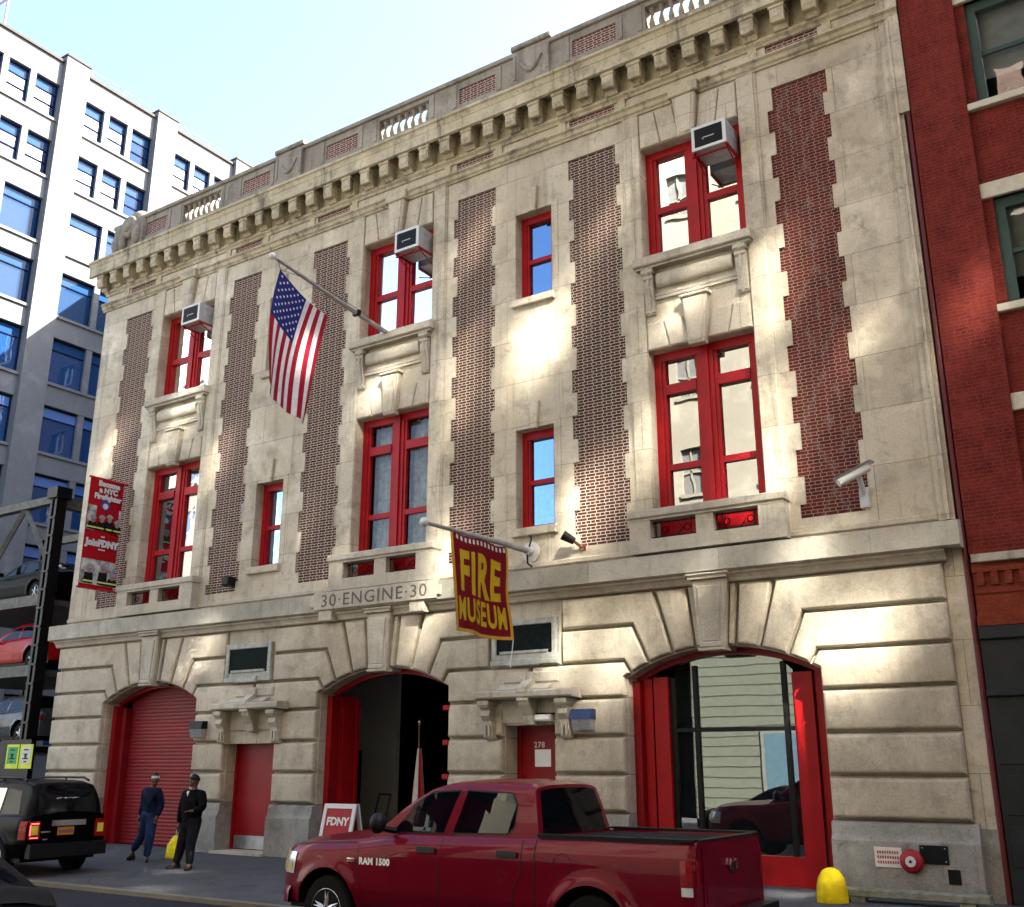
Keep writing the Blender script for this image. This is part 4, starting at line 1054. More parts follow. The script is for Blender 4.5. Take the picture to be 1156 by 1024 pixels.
for sg in (-1,1):
    m=MB(); S_.patch(m,-.16,-.02,.68,1.0,.012,(sg,)); y0,y1=sorted((sg*.80,sg*.58)); m.box(.001,.018,y0,y1,.68,1.0); tl=m.build('tail_light',M['redlens'],suv)
    m=MB(); m.box(.018,.022,y0+.05,y1-.04,.76,.92); m.build('inner_lens',M['amber'],tl)
    if sg>0: continue
    m=MB(); m.box(.018,.024,y0+.03,y1-.03,.945,.965); m.box(.018,.024,y0+.03,y1-.03,.70,.715); m.box(.018,.025,*sorted((sg*.765,sg*.785)),.75,.93)
    lit=D.materials.get('lit brake lamp')
    if not lit:
        t=NT('lit brake lamp'); e=t.n('ShaderNodeEmission'); e.inputs[0].default_value=(1,.10,.10,1); e.inputs[1].default_value=.55; t.l(e.outputs[0],t.out.inputs[0]); lit=t.mat
    m.build('lamp_element',lit,tl)
m=MB(); m.box(.002,.03,-.36,.36,.90,1.0,b=0); m.build('tailgate_garnish',M['chrome'],suv)
m=MB(); m.box(.002,.015,-.21,.13,.735,.875); pl=m.build('number_plate',flat('orange yellow number plate',(.42,.17,.008),.5),suv)
m=MB()
for k in range(7): m.box(.0155,.018,-.18+.043*k,-.155+.043*k,.775,.83)
m.build('plate_characters',flat('dark blue plate print',(.03,.04,.14),.5),pl)
m=MB(); m.box(.002,.012,-.55,-.36,.79,.82); m.box(.002,.012,-.50,-.40,.66,.685); m.build('badge',M['chrome'],suv)
m=MB(); m.box(-.02,.12,-.80,.80,.36,.60); m.build('rear_bumper',M['plastic'],suv)
m=MB()
for k in range(9): 
    y=-.26+.055*k; m.box(-.062,-.052,y,y+.04,1.385+.006*(k%3),1.40+.006*(k%2))
m.build('window_decal',M['white'],suv)
m=MB()
for sg in (-1,1): m.box(-2.75,-2.6,*sorted((sg*.9,sg*1.06)),1.05,1.2)
m.build('door_mirror',blk,suv)
for x in (-3.45,-.86):
    for sg in (-1,1): wheel(suv,x,sg*.76,.35,.23,sg)

# ---------------- low cars
def low_car(loc,label,mt,name='parked_car',group=None,rz=0,sc_=1):
    t=thing(name,label,'car',loc,rz,sc_,group)
    c=Car(x0=-2.25,x1=2.2,W=.87,r=.32,hubs=(-1.38,1.30),ra=.39,sill=.26,flare=.025,crease=.55,step=.07,nl=.8,nf=.66,tl=.55,tf=.80,crown=.07,roofz=1.38,tum=.22,
      tops=[(-2.25,.58),(-2.1,.68),(-1.2,.83),(-.75,.89),(1.4,.96),(1.9,.97),(2.2,.86)],beds=[],
      roof=[(-.95,.88),(-.1,1.30),(.2,1.38),(.8,1.38),(1.1,1.30),(1.75,.98)],glass=[(-.9,.05),(1.05,1.70)])
    c.body('body',mt,t); c.glasshouse(mt,t,'roof')
    c.panes([[(-.55,.95),(.35,.97),(.35,1.30),(.15,1.30),(-.1,1.22)],[(.42,.97),(1.25,1.0),(1.0,1.24),(.75,1.30),(.42,1.30)]],t)
    m=MB(); c.patch(m,-2.2,-1.95,.55,.68,.01); m.build('headlight',M['clearlens'],t)
    m=MB(); c.patch(m,1.95,2.15,.68,.84,.01); m.build('tail_light',M['redlens'],t)
    m=MB()
    for p in ([(-.72,.88),(-.70,.3)],[(.38,.93),(.38,.3)],[(1.3,.94),(.98,.5)]): c.strip(m,p,.012)
    m.build('door_seam',M['plastic'],t)
    m=MB()
    for sg in (-1,1): m.box(-.62,-.5,*sorted((sg*.85,sg*1.02)),.93,1.05)
    m.build('door_mirror',mt,t)
    for x in (-1.38,1.30):
        for sg in (-1,1): wheel(t,x,sg*.74,.32,.21,sg)
    return t
low_car((3.86,-11.95,-.143),'dusty black car parked on the near side, only a rear corner showing at bottom left',paint('dusty black car paint',(.003,.003,.0035),.5,.05,.0),sc_=1.02)
# ------------------------------------------------------------------ people
def skin_mesh(name,pts,edges,mats,parent,sub=1,root=0):
    me=D.meshes.new(name); me.from_pydata([p[:3] for p in pts],edges,[]); o=D.objects.new(name,me); col.objects.link(o)
    o.modifiers.new('s','SKIN'); me.skin_vertices.new() if not me.skin_vertices else None
    sv=me.skin_vertices[0].data
    for i,p in enumerate(pts):
        r=p[3]; sv[i].radius=(r if isinstance(r,(tuple,list)) else (r,r)); sv[i].use_root=(i==root)
    md=o.modifiers.new('d','SUBSURF'); md.levels=sub; md.render_levels=sub
    dg=bpy.context.evaluated_depsgraph_get(); dg.update()
    m2=D.meshes.new_from_object(o.evaluated_get(dg)); m2.name=name; D.objects.remove(o)
    m2.materials.clear(); [m2.materials.append(q) for q in mats]
    for p in m2.polygons: p.use_smooth=True; p.material_index=0
    o=D.objects.new(name,m2); col.objects.link(o); o.parent=parent; return o
def chain(J,seq,k=1.0,add=0):
    """skeleton subset: list of chains of joint names -> points, edges"""
    idx={}; pts=[]; ed=[]
    for ch in seq:
        for n in ch:
            if n not in idx: idx[n]=len(pts); p=J[n]; r=p[3]; pts.append((*p[:3],tuple(q*k+add for q in r) if isinstance(r,tuple) else r*k+add))
        ed+=[(idx[a],idx[b]) for a,b in zip(ch,ch[1:])]
    return pts,ed
SKIN=flat('brown skin',(.09,.045,.028),.55,var=.1)
def person(label,loc,J,jacket,trousers,hat,hatbrim,face_dir,shoe):
    t=thing('person',label,'person',loc,0,1.04)
    # bare body: one skinned figure with head and fingers
    J=dict(J)
    hx,hy,hz=J['head'][:3]
    seq=[['pelvis','waist','chest','neckb','neck','headb','head','headt'],['chest','shL','elL','wrL','paL'],['chest','shR','elR','wrR','paR'],
         ['pelvis','hipL','knL','anL','toL'],['pelvis','hipR','knR','anR','toR']]
    for s in 'LR':
        w=Vector(J['wr'+s][:3]); p=Vector(J['pa'+s][:3]); d=(p-w).normalized(); sd=Vector((0,1,0)); sd=(sd-d*sd.dot(d)).normalized(); nn=d.cross(sd)
        for k in range(4):
            b=p+sd*(.024*(k-1.5)); L=(.034,.04,.037,.028)[k]
            J[f'f{s}{k}a']=(*(b+d*.012),.009); J[f'f{s}{k}b']=(*(b+d*(.012+L)+nn*.006),.0085); J[f'f{s}{k}c']=(*(b+d*(.012+L*1.7)+nn*.028),.007)
            seq.append(['pa'+s,f'f{s}{k}a',f'f{s}{k}b',f'f{s}{k}c'])
        b=w+d*.03+sd*.03; J[f't{s}a']=(*b,.012); J[f't{s}b']=(*(b+sd*.022+d*.035),.010); J[f't{s}c']=(*(b+sd*.018+d*.065+nn*.015),.008)
        seq.append(['wr'+s,f't{s}a',f't{s}b',f't{s}c'])
    pts,ed=chain(J,seq,.93); body=skin_mesh('body',pts,ed,[SKIN],t,1)
    # face: brow, nose, lips, ears and eyes joined to the body mesh
    f=Vector((*face_dir,0)).normalized(); sdv=Vector((-f.y,f.x,0)); hc=Vector((hx,hy,hz)); bm=bmesh.new(); bm.from_mesh(body.data)
    def blob(c,sz,mi):
        r=bmesh.ops.create_icosphere(bm,subdivisions=2,radius=1)
        for v in r['verts']: 
            q=v.co.copy(); v.co=c+f*q.x*sz[0]+sdv*q.y*sz[1]+Vector((0,0,1))*q.z*sz[2]
        for fc in {q for v in r['verts'] for q in v.link_faces}: fc.material_index=mi; fc.smooth=True
    blob(hc+Vector((0,0,.005)),(.088,.070,.108),0); blob(hc+f*.088+Vector((0,0,-.012)),(.020,.014,.026),0); blob(hc+f*.06+Vector((0,0,-.075)),(.032,.035,.03),0)
    for q in (-1,1):
        blob(hc+f*.076+sdv*q*.03+Vector((0,0,.014)),(.010,.014,.008),1); blob(hc+f*.078+sdv*q*.03+Vector((0,0,.03)),(.010,.018,.005),2); blob(hc+sdv*q*.072+f*.0-Vector((0,0,.005)),(.022,.012,.032),0)
    blob(hc+f*.080+Vector((0,0,-.050)),(.010,.025,.007),3)
    bm.to_mesh(body.data); bm.free()
    for q in (flat('eye',(.5,.48,.45),.3),M['black'],flat('lips',(.16,.06,.05),.5)): body.data.materials.append(q)
    # clothes
    pts,ed=chain(J,[['pelvis','waist','chest','neckb'],['chest','shL','elL','wrL'],['chest','shR','elR','wrR']],1.2,.016); skin_mesh('jacket',pts,ed,[jacket],t,2,1)
    pts,ed=chain(J,[['waist','pelvis','hipL','knL','anL'],['pelvis','hipR','knR','anR']],1.2,.014); skin_mesh('trousers',pts,ed,[trousers],t,2,1)
    for s in 'LR':
        a=Vector(J['an'+s][:3]); b=Vector(J['to'+s][:3]); m=MB(); d=(b-a); d.z=0; d.normalize(); sd=Vector((-d.y,d.x,0)); zf=b.z-.05
        P=[]
        for u,wd,h in ((-.08,.03,.10),(-.05,.042,.13),(.02,.045,.12),(.09,.05,.085),(.15,.042,.07),(.185,.02,.05)):
            c=Vector((a.x,a.y,zf))+d*u; P.append([c+sd*wd*cos(q)+Vector((0,0,h*max(0,sin(q)))) for q in [pi*k/8 for k in range(9)]])
        m.grid(P); m.add([P[0][0],P[0][-1],P[-1][-1],P[-1][0]],[(0,1,2,3)]); m.add(P[0],[tuple(range(9))]); m.add(P[-1],[tuple(range(9))]); m.build('shoe',shoe,t,smooth=60)
    m=MB(); n=18; P=[]
    for k in range(8):
        ph=k/7*pi/2*1.0; P.append([hc+f*(.094*cos(ph)*cos(a)-.004)+sdv*.079*cos(ph)*sin(a)+Vector((0,0,.03+.108*sin(ph)+.008*cos(a))) for a in [2*pi*i/n for i in range(n+1)]])
    m.grid(P); H=m.build('knit_hat',hat,t,smooth=70)
    m=MB(); P=[[hc+f*(.0955*cos(a)-.004)+sdv*.0805*sin(a)+Vector((0,0,.018+.05*j+.008*cos(a))) for a in [2*pi*i/n for i in range(n+1)]] for j in (0,.5,1)]; m.grid(P); m.build('hat_band',hatbrim,H,smooth=70)
    return t
# man in navy jacket walking right
JA=dict(pelvis=(0,0,.87,(.125,.10)),waist=(-.01,-.01,1.02,(.135,.105)),chest=(.0,-.01,1.27,(.155,.115)),neckb=(.02,-.01,1.40,(.075,.07)),neck=(.04,-.01,1.44,.055),headb=(.055,-.01,1.49,.06),head=(.075,-.01,1.575,.08),headt=(.07,-.01,1.64,.06),
 shL=(-.20,-.0,1.345,.068),elL=(-.29,.05,1.08,.052),wrL=(-.27,-.03,.86,.036),paL=(-.26,-.06,.79,.034),
 shR=(.21,-.02,1.345,.068),elR=(.25,.06,1.09,.052),wrR=(.24,-.02,.86,.036),paR=(.245,-.05,.79,.034),
 hipL=(-.09,.0,.80,.092),knL=(-.20,.00,.47,.072),anL=(-.46,.02,.19,.047),toL=(-.42,-.07,.07,.04),
 hipR=(.09,-.01,.80,.092),knR=(.15,-.08,.45,.072),anR=(.13,-.09,.09,.047),toR=(.23,-.17,.045,.04))
person('man in navy jacket and blue jeans walking past the red garage door',(-4.56,-2.05,-.045),JA,flat('navy jacket cloth',(.006,.010,.028),.9,var=.35,scale=10,bump=.3),flat('blue denim',(.016,.03,.075),.9,var=.4,scale=8,bump=.3),M['black'],flat('grey knit band',(.50,.50,.50),.95),(.8,-.6),M['black'])
JB=dict(pelvis=(0,0,.86,(.135,.11)),waist=(.0,-.01,1.02,(.15,.12)),chest=(.01,-.01,1.27,(.17,.125)),neckb=(.02,-.01,1.40,(.08,.075)),neck=(.025,-.01,1.44,.058),headb=(.03,-.015,1.49,.062),head=(.03,-.025,1.575,.08),headt=(.045,-.01,1.64,.06),
 shL=(-.21,-.0,1.34,.072),elL=(-.32,.02,1.05,.056),wrL=(-.31,-.02,.80,.038),paL=(-.305,-.03,.73,.035),
 shR=(.23,-.0,1.34,.072),elR=(.34,-.03,1.10,.056),wrR=(.21,-.16,1.04,.038),paR=(.15,-.20,1.045,.036),
 hipL=(-.10,.0,.80,.10),knL=(-.17,-.03,.46,.074),anL=(-.33,.0,.10,.05),toL=(-.36,-.09,.05,.042),
 hipR=(.11,.0,.80,.10),knR=(.11,-.07,.45,.072),anR=(.10,-.04,.09,.048),toR=(.16,-.15,.045,.042))
pb=person('man in black jacket and dark trousers looking left, carrying a yellow bag',(-2.52,-2.66,-.055),JB,flat('black jacket cloth',(.003,.003,.0035),.9,var=.4,scale=10,bump=.3),flat('dark trouser cloth',(.009,.009,.013),.9,var=.4,scale=8,bump=.3),M['black'],M['black'],(-.75,-.66),M['black'])
m=MB(); m.add([(.01,-.175,1.375),(.07,-.172,1.375),(.045,-.178,1.30)],[(0,1,2)]); m.add([(.012,-.16,1.40),(.07,-.16,1.40),(.07,-.172,1.375),(.01,-.175,1.375)],[(0,1,2,3)]); m.build('shirt_collar',M['white'],pb)
t=thing('carrier_bag','full bright yellow carrier bag hanging from the hand of the man in black','bag',(-2.88,-2.68,.0))
m=MB(); P=[]
for z,w,d,ox in ((.13,.165,.05,-.10),(.15,.19,.075,-.10),(.24,.185,.085,-.085),(.38,.165,.085,-.06),(.48,.12,.07,-.035),(.545,.07,.04,-.02),(.565,.03,.015,-.01)):
    P.append([(ox+w*cos(a)+.006*sin(5*a+z*30),d*sin(a)+.006*cos(4*a+z*20),z) for a in [2*pi*k/20 for k in range(21)]])
m.grid(P); m.add(P[0],[tuple(range(21))]); bg=m.build('bag_body',flat('yellow carrier plastic',(.72,.60,.01),.4,var=.15,scale=5,bump=.5),t,smooth=60)
m=MB(); m.tube([(-.03,0,.55),(.0,-.02,.66),(.05,0,.71)],.01,5); m.tube([(.01,0,.55),(.04,.01,.64),(.055,0,.70)],.01,5); m.build('handle',flat('pale plastic handle',(.6,.6,.55),.5),t)
# ------------------------------------------------------------------ ground
def ground_mat(name,a,b,sp,rough=.9,patch=None,bump=.4,scale=1.2):
    t=NT(name); co=t.co(); f=t.noise(co,scale,6,.6); g=t.noise(co,42,3,.8); c=t.mix(t.ramp(f,.35,.68),a,b); c=t.mix(t.math('MULTIPLY',t.ramp(g,.55,.75),.55),c,sp)
    if patch: c=t.mix(t.math('MULTIPLY',t.ramp(t.noise(co,.5,4,.6),.55,.62),.5),c,patch)
    return t.princ(c,rough,0,t.bump(g,bump,.01),0,.12)
m=MB(); m.quad((-400,-400,-.30),(400,-400,-.30),(400,400,-.30),(-400,400,-.30)); tag(m.build('ground',ground_mat('earth',(.10,.10,.10),(.13,.13,.12),(.16,.16,.15))),kind='structure')
m=MB(); m.quad((-120,-13.2,-.143),(80,-13.2,-.143),(80,-5.33,-.155),(-120,-5.33,-.155)); tag(m.build('street',ground_mat('asphalt',(.017,.017,.021),(.025,.024,.028),(.055,.055,.062),patch=(.012,.012,.014))),kind='structure')
pv=ground_mat('pavement concrete',(.062,.062,.066),(.088,.086,.086),(.18,.177,.172),patch=(.045,.045,.048))
m=MB(); m.grid([[(-120,y,z),(80,y,z)] for y,z in ((.45,.0),(-2.5,-.045),(-5.18,-.095))])
for x in [k*1.55-13 for k in range(20)]: pass
tag(m.build('pavement',pv),kind='structure')
m=MB()
for k in range(-60,40):
    x=k*1.6+.4; m.grid([[(x-.006,y,z+.003),(x+.006,y,z+.003)] for y,z in ((-.2,-.004),(-2.5,-.045),(-5.1,-.094))])
for y,z in ((-1.75,-.033),(-3.45,-.0625)): m.quad((-120,y-.006,z+.003),(80,y-.006,z+.003),(80,y+.006,z+.003),(-120,y+.006,z+.003))
tag(m.build('pavement_joints',flat('pavement joint dirt',(.07,.068,.065),.95)),kind='structure')
def pz(y): return -.045*(-y/2.5) if y>-2.5 else -.045-.05*((-y-2.5)/2.68)
rr=random.Random(3); m=MB()
for k in range(260):
    x,y=rr.uniform(-9,13),rr.uniform(-5.0,-.3); q=rr.uniform(.012,.035); m.add([(x+q*cos(a)*rr.uniform(.8,1.2),y+q*sin(a),pz(y)+.005) for a in [j*pi/4 for j in range(8)]],[tuple(range(8))])
tag(m.build('gum_spots',flat('old gum',(.028,.028,.028),.9)),kind='stuff')
m=MB()
for k in range(16):
    x,y=rr.uniform(-8,12),rr.uniform(-4.8,-.8); a=rr.uniform(0,6.28); P=[(x,y)]
    for j in range(12): a+=rr.uniform(-.5,.5); x+=.14*cos(a); y=min(-.3,max(-5.0,y+.14*sin(a))); P.append((x,y))
    m.grid([[(p[0],p[1],pz(p[1])+.0045) for p in P],[(p[0]+.012,p[1]+.012,pz(p[1]+.012)+.0045) for p in P]])
tag(m.build('pavement_cracks',flat('crack dirt',(.02,.02,.02),.95)),kind='structure')
m=MB()
for k in range(40):
    x,y=rr.uniform(-9,13),rr.choice([rr.uniform(-5.6,-5.38),rr.uniform(-.5,-.22)]); z=-.145 if y<-5 else pz(y); a=rr.uniform(0,6); q=rr.uniform(.02,.05)
    m.add([(x+q*cos(a),y+q*sin(a),z+.01),(x-q*.5*sin(a),y+q*.5*cos(a),z+.02),(x-q*cos(a),y-q*sin(a),z+.008),(x+q*.5*sin(a),y-q*.5*cos(a),z+.015)],[(0,1,2,3)])
tag(m.build('litter',flat('dry leaves and scraps',(.22,.16,.09),.9,var=.6,scale=3)),kind='stuff')
m=MB(); m.box(-120,80,-5.33,-5.18,-.29,-.088); tag(m.build('kerb',ground_mat('kerb stone',(.17,.15,.11),(.12,.11,.085),(.22,.2,.155),scale=3)),kind='structure')
m=MB(); m.box(-120,80,-18.99,-13.2,-.29,-.0); tag(m.build('far_pavement',pv),kind='structure')
m=MB(); m.quad((-29.9,.45,-.02),(-11.45,.45,-.02),(-11.45,40,-.02),(-29.9,40,-.02)); tag(m.build('car_park_surface',ground_mat('car park asphalt',(.05,.05,.05),(.07,.07,.07),(.1,.1,.1))),kind='structure')

# ------------------------------------------------------------------ red brick neighbour
rb=thing('brick_building','painted red brick building with cream sills and green sash windows at the right edge','building')
redw=brick('painted red brick',(.195,.027,.018),(.235,.037,.024),(.215,.040,.028),ms=.005,dark=(.10,.014,.011),darkf=.8)
m=MB()
RW=[(12.86,14.2,12.78,14.85),(12.86,14.2,9.02,10.95),(12.86,14.2,5.4,7.22)]
RW+=[(a+2.6,b+2.6,c,d) for a,b,c,d in RW]
wall_sheet(m,12.70,24,4.9,19,RW,.05,lambda *a:.22)
m.box(11.80,12.70,-.06,.3,5.0,19.0); m.box(11.66,11.80,.07,.3,0,19.0); m.quad((24,.05,0),(24,12,0),(24,12,19),(24,.05,19)); m.quad((11.8,.3,19),(24,.3,19),(24,12,19),(11.8,12,19))
m.quad((11.8,.3,16.5),(11.8,12,16.5),(11.8,12,19),(11.8,.3,19)); m.build('wall',redw,rb)
grn=flat('dark green window paint',(.030,.060,.050),.5)
rgl=pane('reflective sash glass',.12,trans=.85,wav=.003)
cream=flat('cream painted stone',(.50,.47,.36),.8,var=.12,scale=8,bump=.2)
for a,b,c,d in RW:
    f=MB(); y=.12
    for p in ((a,a+.16,c,d),(b-.16,b,c,d),(a+.16,b-.16,d-.18,d),(a+.16,b-.16,c,c+.08)): f.box(p[0],p[1],y,y+.12,p[2],p[3])
    f.box(a+.16,b-.16,y+.05,y+.1,(c+d)/2-.04,(c+d)/2+.04); W=f.build('window',grn,rb)
    g=MB(); g.quad((a+.16,y+.09,c+.08),(b-.16,y+.09,c+.08),(b-.16,y+.09,d-.18),(a+.16,y+.09,d-.18)); g.build('pane',rgl,W)
    g=MB(); g.box(a-.18,b+.18,-.05,.25,c-.13,c,b=.01); g.build('sill',cream,W)
    g=MB(); g.box(a-.18,b+.18,-.02,.25,d,d+.28,b=.01); g.build('lintel',cream,W)
    g=MB(); g.box(a,b,.5,.52,c,d); g.build('room_dark',M['dark'],W)
    g=MB(); g.quad((a+.1,.30,c+(d-c)*.28),(b-.1,.30,c+(d-c)*.28),(b-.1,.30,d-.1),(a+.1,.30,d-.1)); g.build('blind',flat('pale painted reflection',(.50,.50,.47),.9),W)  # no blind: added pale sheet imitates the reflection in the glass
m=MB(); m.box(11.83,24,-.14,.3,4.87,4.998,b=.01); m.build('stone_band',M['trim'],rb)
m=MB(); m.box(11.81,24,-.03,.3,4.06,4.868); m.box(11.80,24,-.10,.3,3.90,4.058,b=.01)
for k in range(60): m.box(11.87+.2*k,11.97+.2*k,-.08,-.03,4.52,4.72)
m.box(11.81,24,-.09,-.03,4.722,4.80); m.box(11.81,24,-.055,-.03,4.40,4.45); m.build('brick_frieze',brick('orange red brick',(.24,.045,.022),(.28,.06,.03),(.20,.04,.02),ms=.006,dark=(.14,.02,.014)),rb)
m=MB(); m.box(11.80,24,-.12,.35,3.70,3.895,b=.02); m.box(11.80,24,-.05,.35,2.98,3.695); m.box(11.80,24,-.13,.35,2.86,2.975,b=.02); m.box(11.80,12.5,-.06,.35,0,2.855); m.box(12.5,13.1,.02,.35,0,2.855); m.box(13.1,24,-.04,.35,0,2.855); 
for z in (.5,1.2,1.9): m.box(11.86,12.44,-.075,-.06,z,z+.55,b=.01)
m.build('shopfront',flat('black shopfront paint',(.010,.012,.0135),.5,var=.35,scale=4,spec=.3),rb)
m=MB(); m.tube([(11.74,.0,.0),(11.74,.0,18.5)],.045,8); m.build('drainpipe',flat('dark red pipe',(.10,.012,.012),.5),rb)

# ------------------------------------------------------------------ white office building across the car park
XW=-30.0
wb=thing('office_building','tall white loft office building with many blue windows beyond the car park','building')
wmat=stone('white painted concrete',(.165,.17,.178),(.145,.15,.158),(.115,.118,.125),joints=False,streak=.12,blot=.2)
ZT=[35.5,32.2,28.9,25.5,22.0,18.5,15.1,11.7,8.3,4.9]
PY=[2.25+5.74*k for k in range(5)]         # piers (width 1.35)
m=MB(); ww=[]
for i in range(4):
    a,b=PY[i]+1.35,PY[i+1]
    for k,z in enumerate(ZT): ww.append((a+.02,b-.02,z-(2.05 if k<2 else 2.35),z,i,k))
# sheet in the X = XW plane
def sheetx(mb,y0,y1,z0,z1,holes,x,deep):
    t=MB(); wall_sheet(t,y0,y1,z0,z1,[h[:4] for h in holes],0,lambda *a:deep)
    mb.add([(x-p[1],p[0],p[2]) for p in t.v],t.f)
sheetx(m,.4,28,0,36.85,ww,XW,.45)
for y in PY: m.box(XW-.1,XW+.28,y,y+1.35,0,37.25)
m.box(XW-.1,XW+.28,.4,1.5,0,37.25)
for i in range(4):
    a,b=PY[i]+1.352,PY[i+1]-.002
    for k,z in enumerate(ZT):
        h=2.05 if k<2 else 2.35
        m.box(XW+.001,XW+.10,a,b,z-h-.14,z-h-.001)
m.quad((XW,.4,36.8),(XW-22,.4,36.8),(XW-22,28,36.8),(XW,28,36.8)); m.quad((XW,.4,0),(XW-22,.4,0),(XW-22,.4,36.85),(XW,.4,36.85)); m.quad((XW,28,0),(XW-22,28,0),(XW-22,28,36.85),(XW,28,36.85)); m.quad((XW-22,.4,0),(XW-22,28,0),(XW-22,28,36.85),(XW-22,.4,36.85))
m.build('wall',wmat,wb)
m=MB()
for i in range(4): m.box(XW-.35,XW+.12,PY[i]+1.36,PY[i+1]-.01,36.86,37.0)
for y in PY: m.box(XW-.35,XW+.34,y-.04,y+1.39,37.255,37.36)
m.build('roof_coping',flat('dark coping',(.06,.055,.055),.7),wb)
m=MB(); m.quad((XW-1.6,1,1),(XW-1.6,27,1),(XW-1.6,27,36.5),(XW-1.6,1,36.5)); m.build('interior_wall',M['dark'],wb)
bluef=flat('dark blue window frame',(.008,.012,.04),.7,spec=.03)
pb_=pane('shaded office glass',.05,tint=(.012,.055,.17),trans=.12,wav=.003); pb2=pane('sunlit office glass',.0,fk=.22,tint=(.012,.045,.125),trans=.25,wav=.003); pt2=pane('sunlit transom glass',.0,fk=.22,tint=(.016,.055,.15),trans=0,wav=.003); pt_=pane('transom glass',.12,tint=(.07,.19,.52),trans=.0,wav=.003)  # reflected sky blue put into the tints; separate copies for sunlit and shaded floors
for (a,b,c,d,i,k) in ww:
    n=3 if k<2 else 2; W_=(b-a)/n
    for q in range(n):
        p0,p1=a+q*W_,a+(q+1)*W_
        f=MB(); x=XW-.30; mw=.16 if k<2 else .14
        fm=MB()
        fm.box(x,x+.12,p0,p0+.07,c,d); fm.box(x,x+.12,p1-.07,p1,c,d); fm.box(x,x+.12,p0+.07,p1-.07,d-.08,d); fm.box(x,x+.12,p0+.07,p1-.07,c,c+.06)
        if k<2: 
            fm.box(x+.02,x+.1,p0+.07,p1-.07,c+.74,c+.80); fm.box(x+.02,x+.1,p0+.07,p1-.07,c+1.42,c+1.47)
        else: fm.box(x+.02,x+.1,p0+.07,p1-.07,d-.60,d-.55)
        W=fm.build('window',bluef,wb)
        zt=d-.58 if k>=2 else c+1.44
        g=MB(); g.quad((x+.05,p0+.07,c+.06),(x+.05,p1-.07,c+.06),(x+.05,p1-.07,zt),(x+.05,p0+.07,zt)); g.build('pane',pb2 if k<=3 else pb_,W)
        g=MB(); g.quad((x+.05,p0+.07,zt),(x+.05,p1-.07,zt),(x+.05,p1-.07,d-.08),(x+.05,p0+.07,d-.08)); g.build('transom_pane',pt_ if k>4 else pt2,W)
        if q>0:
            g=MB(); g.box(x+.121,XW-.02,p0-.16,p0+.16,c,d); g.build('mullion',wmat,W)
        r=random.random()
        bl=(1.9,.9) if 2<=k<=3 else ((.8+r*.5,1) if k<2 else None)
        if bl or (k==4 and r>.3):
            bl=bl or (1.5,.95)
            zb=max(c+.06,zt-bl[0]); p2=p0+.07+(p1-p0-.14)*(.86 if (k>=2) else 1)
            g=MB(); g.quad((x-.02,p0+.08,zb),(x-.02,p2,zb),(x-.02,p2,zt),(x-.02,p0+.08,zt)); g.build('blind',M['curtain_w'] if k>=2 else flat('pale blue blind',(.035,.075,.12),.8),W)
m=MB(); m.tube([(XW-.6,9.5,37.9),(XW-.6,20,37.9)],.03,5)
for y in range(10,21,2): m.tube([(XW-.6,y,36.8),(XW-.6,y,37.9)],.03,5)
m.build('roof_rail',M['steel'],wb)
t=thing('water_tank','pale pink tank beside a grey blue steel frame on the white building roof','water tank',(XW-2.2,4.2,36.8))
m=MB(); m.lathe([(1.25,1.0),(1.25,3.4),(.7,3.9),(.02,4.1)],(-.6,-.2,0),16); m.build('tank',flat('pink painted tank',(.40,.14,.13),.7),t)
m=MB()
for x in (-1.5,.5):
    for y in (-1.1,1.3): m.tube([(x,y,0),(x,y,6.4)],.07,6)
for z in (1.0,3.2,5.2,6.3):
    for a,b in (((-1.5,-1.1),(-1.5,1.3)),((.5,-1.1),(.5,1.3)),((-1.5,-1.1),(.5,-1.1)),((-1.5,1.3),(.5,1.3))): m.tube([(*a,z),(*b,z)],.06,6)
m.tube([(.5,-1.1,3.2),(.5,1.3,5.2)],.04,5); m.tube([(.5,1.3,3.2),(.5,-1.1,5.2)],.04,5); m.build('steel_frame',flat('blue grey steel',(.25,.30,.42),.6),t)

# ------------------------------------------------------------------ stacked car lift
lift=thing('car_lift','black steel multi level parking lift frame in the car park beside the firehouse','car lift',(-14.2,.9,-.02))
bs=flat('black lift steel',(.004,.004,.0045),.4,.2,var=.4,spec=.3); gs=flat('dull galvanised steel',(.12,.12,.105),.6,.2,var=.3)
def post(x,y,h,w=.17):
    m=MB(); m.box(x-w,x-w*.35,y-w,y+w,0,h); m.box(x+w*.35,x+w,y-w,y+w,0,h); m.box(x-w*.35,x+w*.35,y-w*.2,y+w,0,h)
    m.box(x-w*1.5,x+w*1.5,y-w*1.5,y+w*1.5,h,h+.34)
    for k in range(int(h/.55)): m.box(x-w,x+w,y-w-.02,y-w,.3+.55*k,.36+.55*k)
    m.build('post',bs,lift)
for x,y in ((.15,0),(-6.6,0),(.15,4.0),(-6.6,4.0)): post(x,y,9.75 if y<1 else 9.9)
m=MB()
m.box(-6.6,.0,-.14,.12,9.62,9.86); m.box(-6.6,.0,3.9,4.12,9.7,9.95); m.box(-.05,.25,.1,3.9,9.5,9.85)
m.build('top_beam',gs,lift)
m=MB()
for x0,x1 in ((-1.6,-3.0),(-1.5,-.1)): m.tube([(x0,-.02,9.62),(x1,-.02,7.9)],.10,4)
m.tube([(-4.8,-.02,9.62),(-3.2,-.02,7.9)],.1,4); m.build('brace',gs,lift)
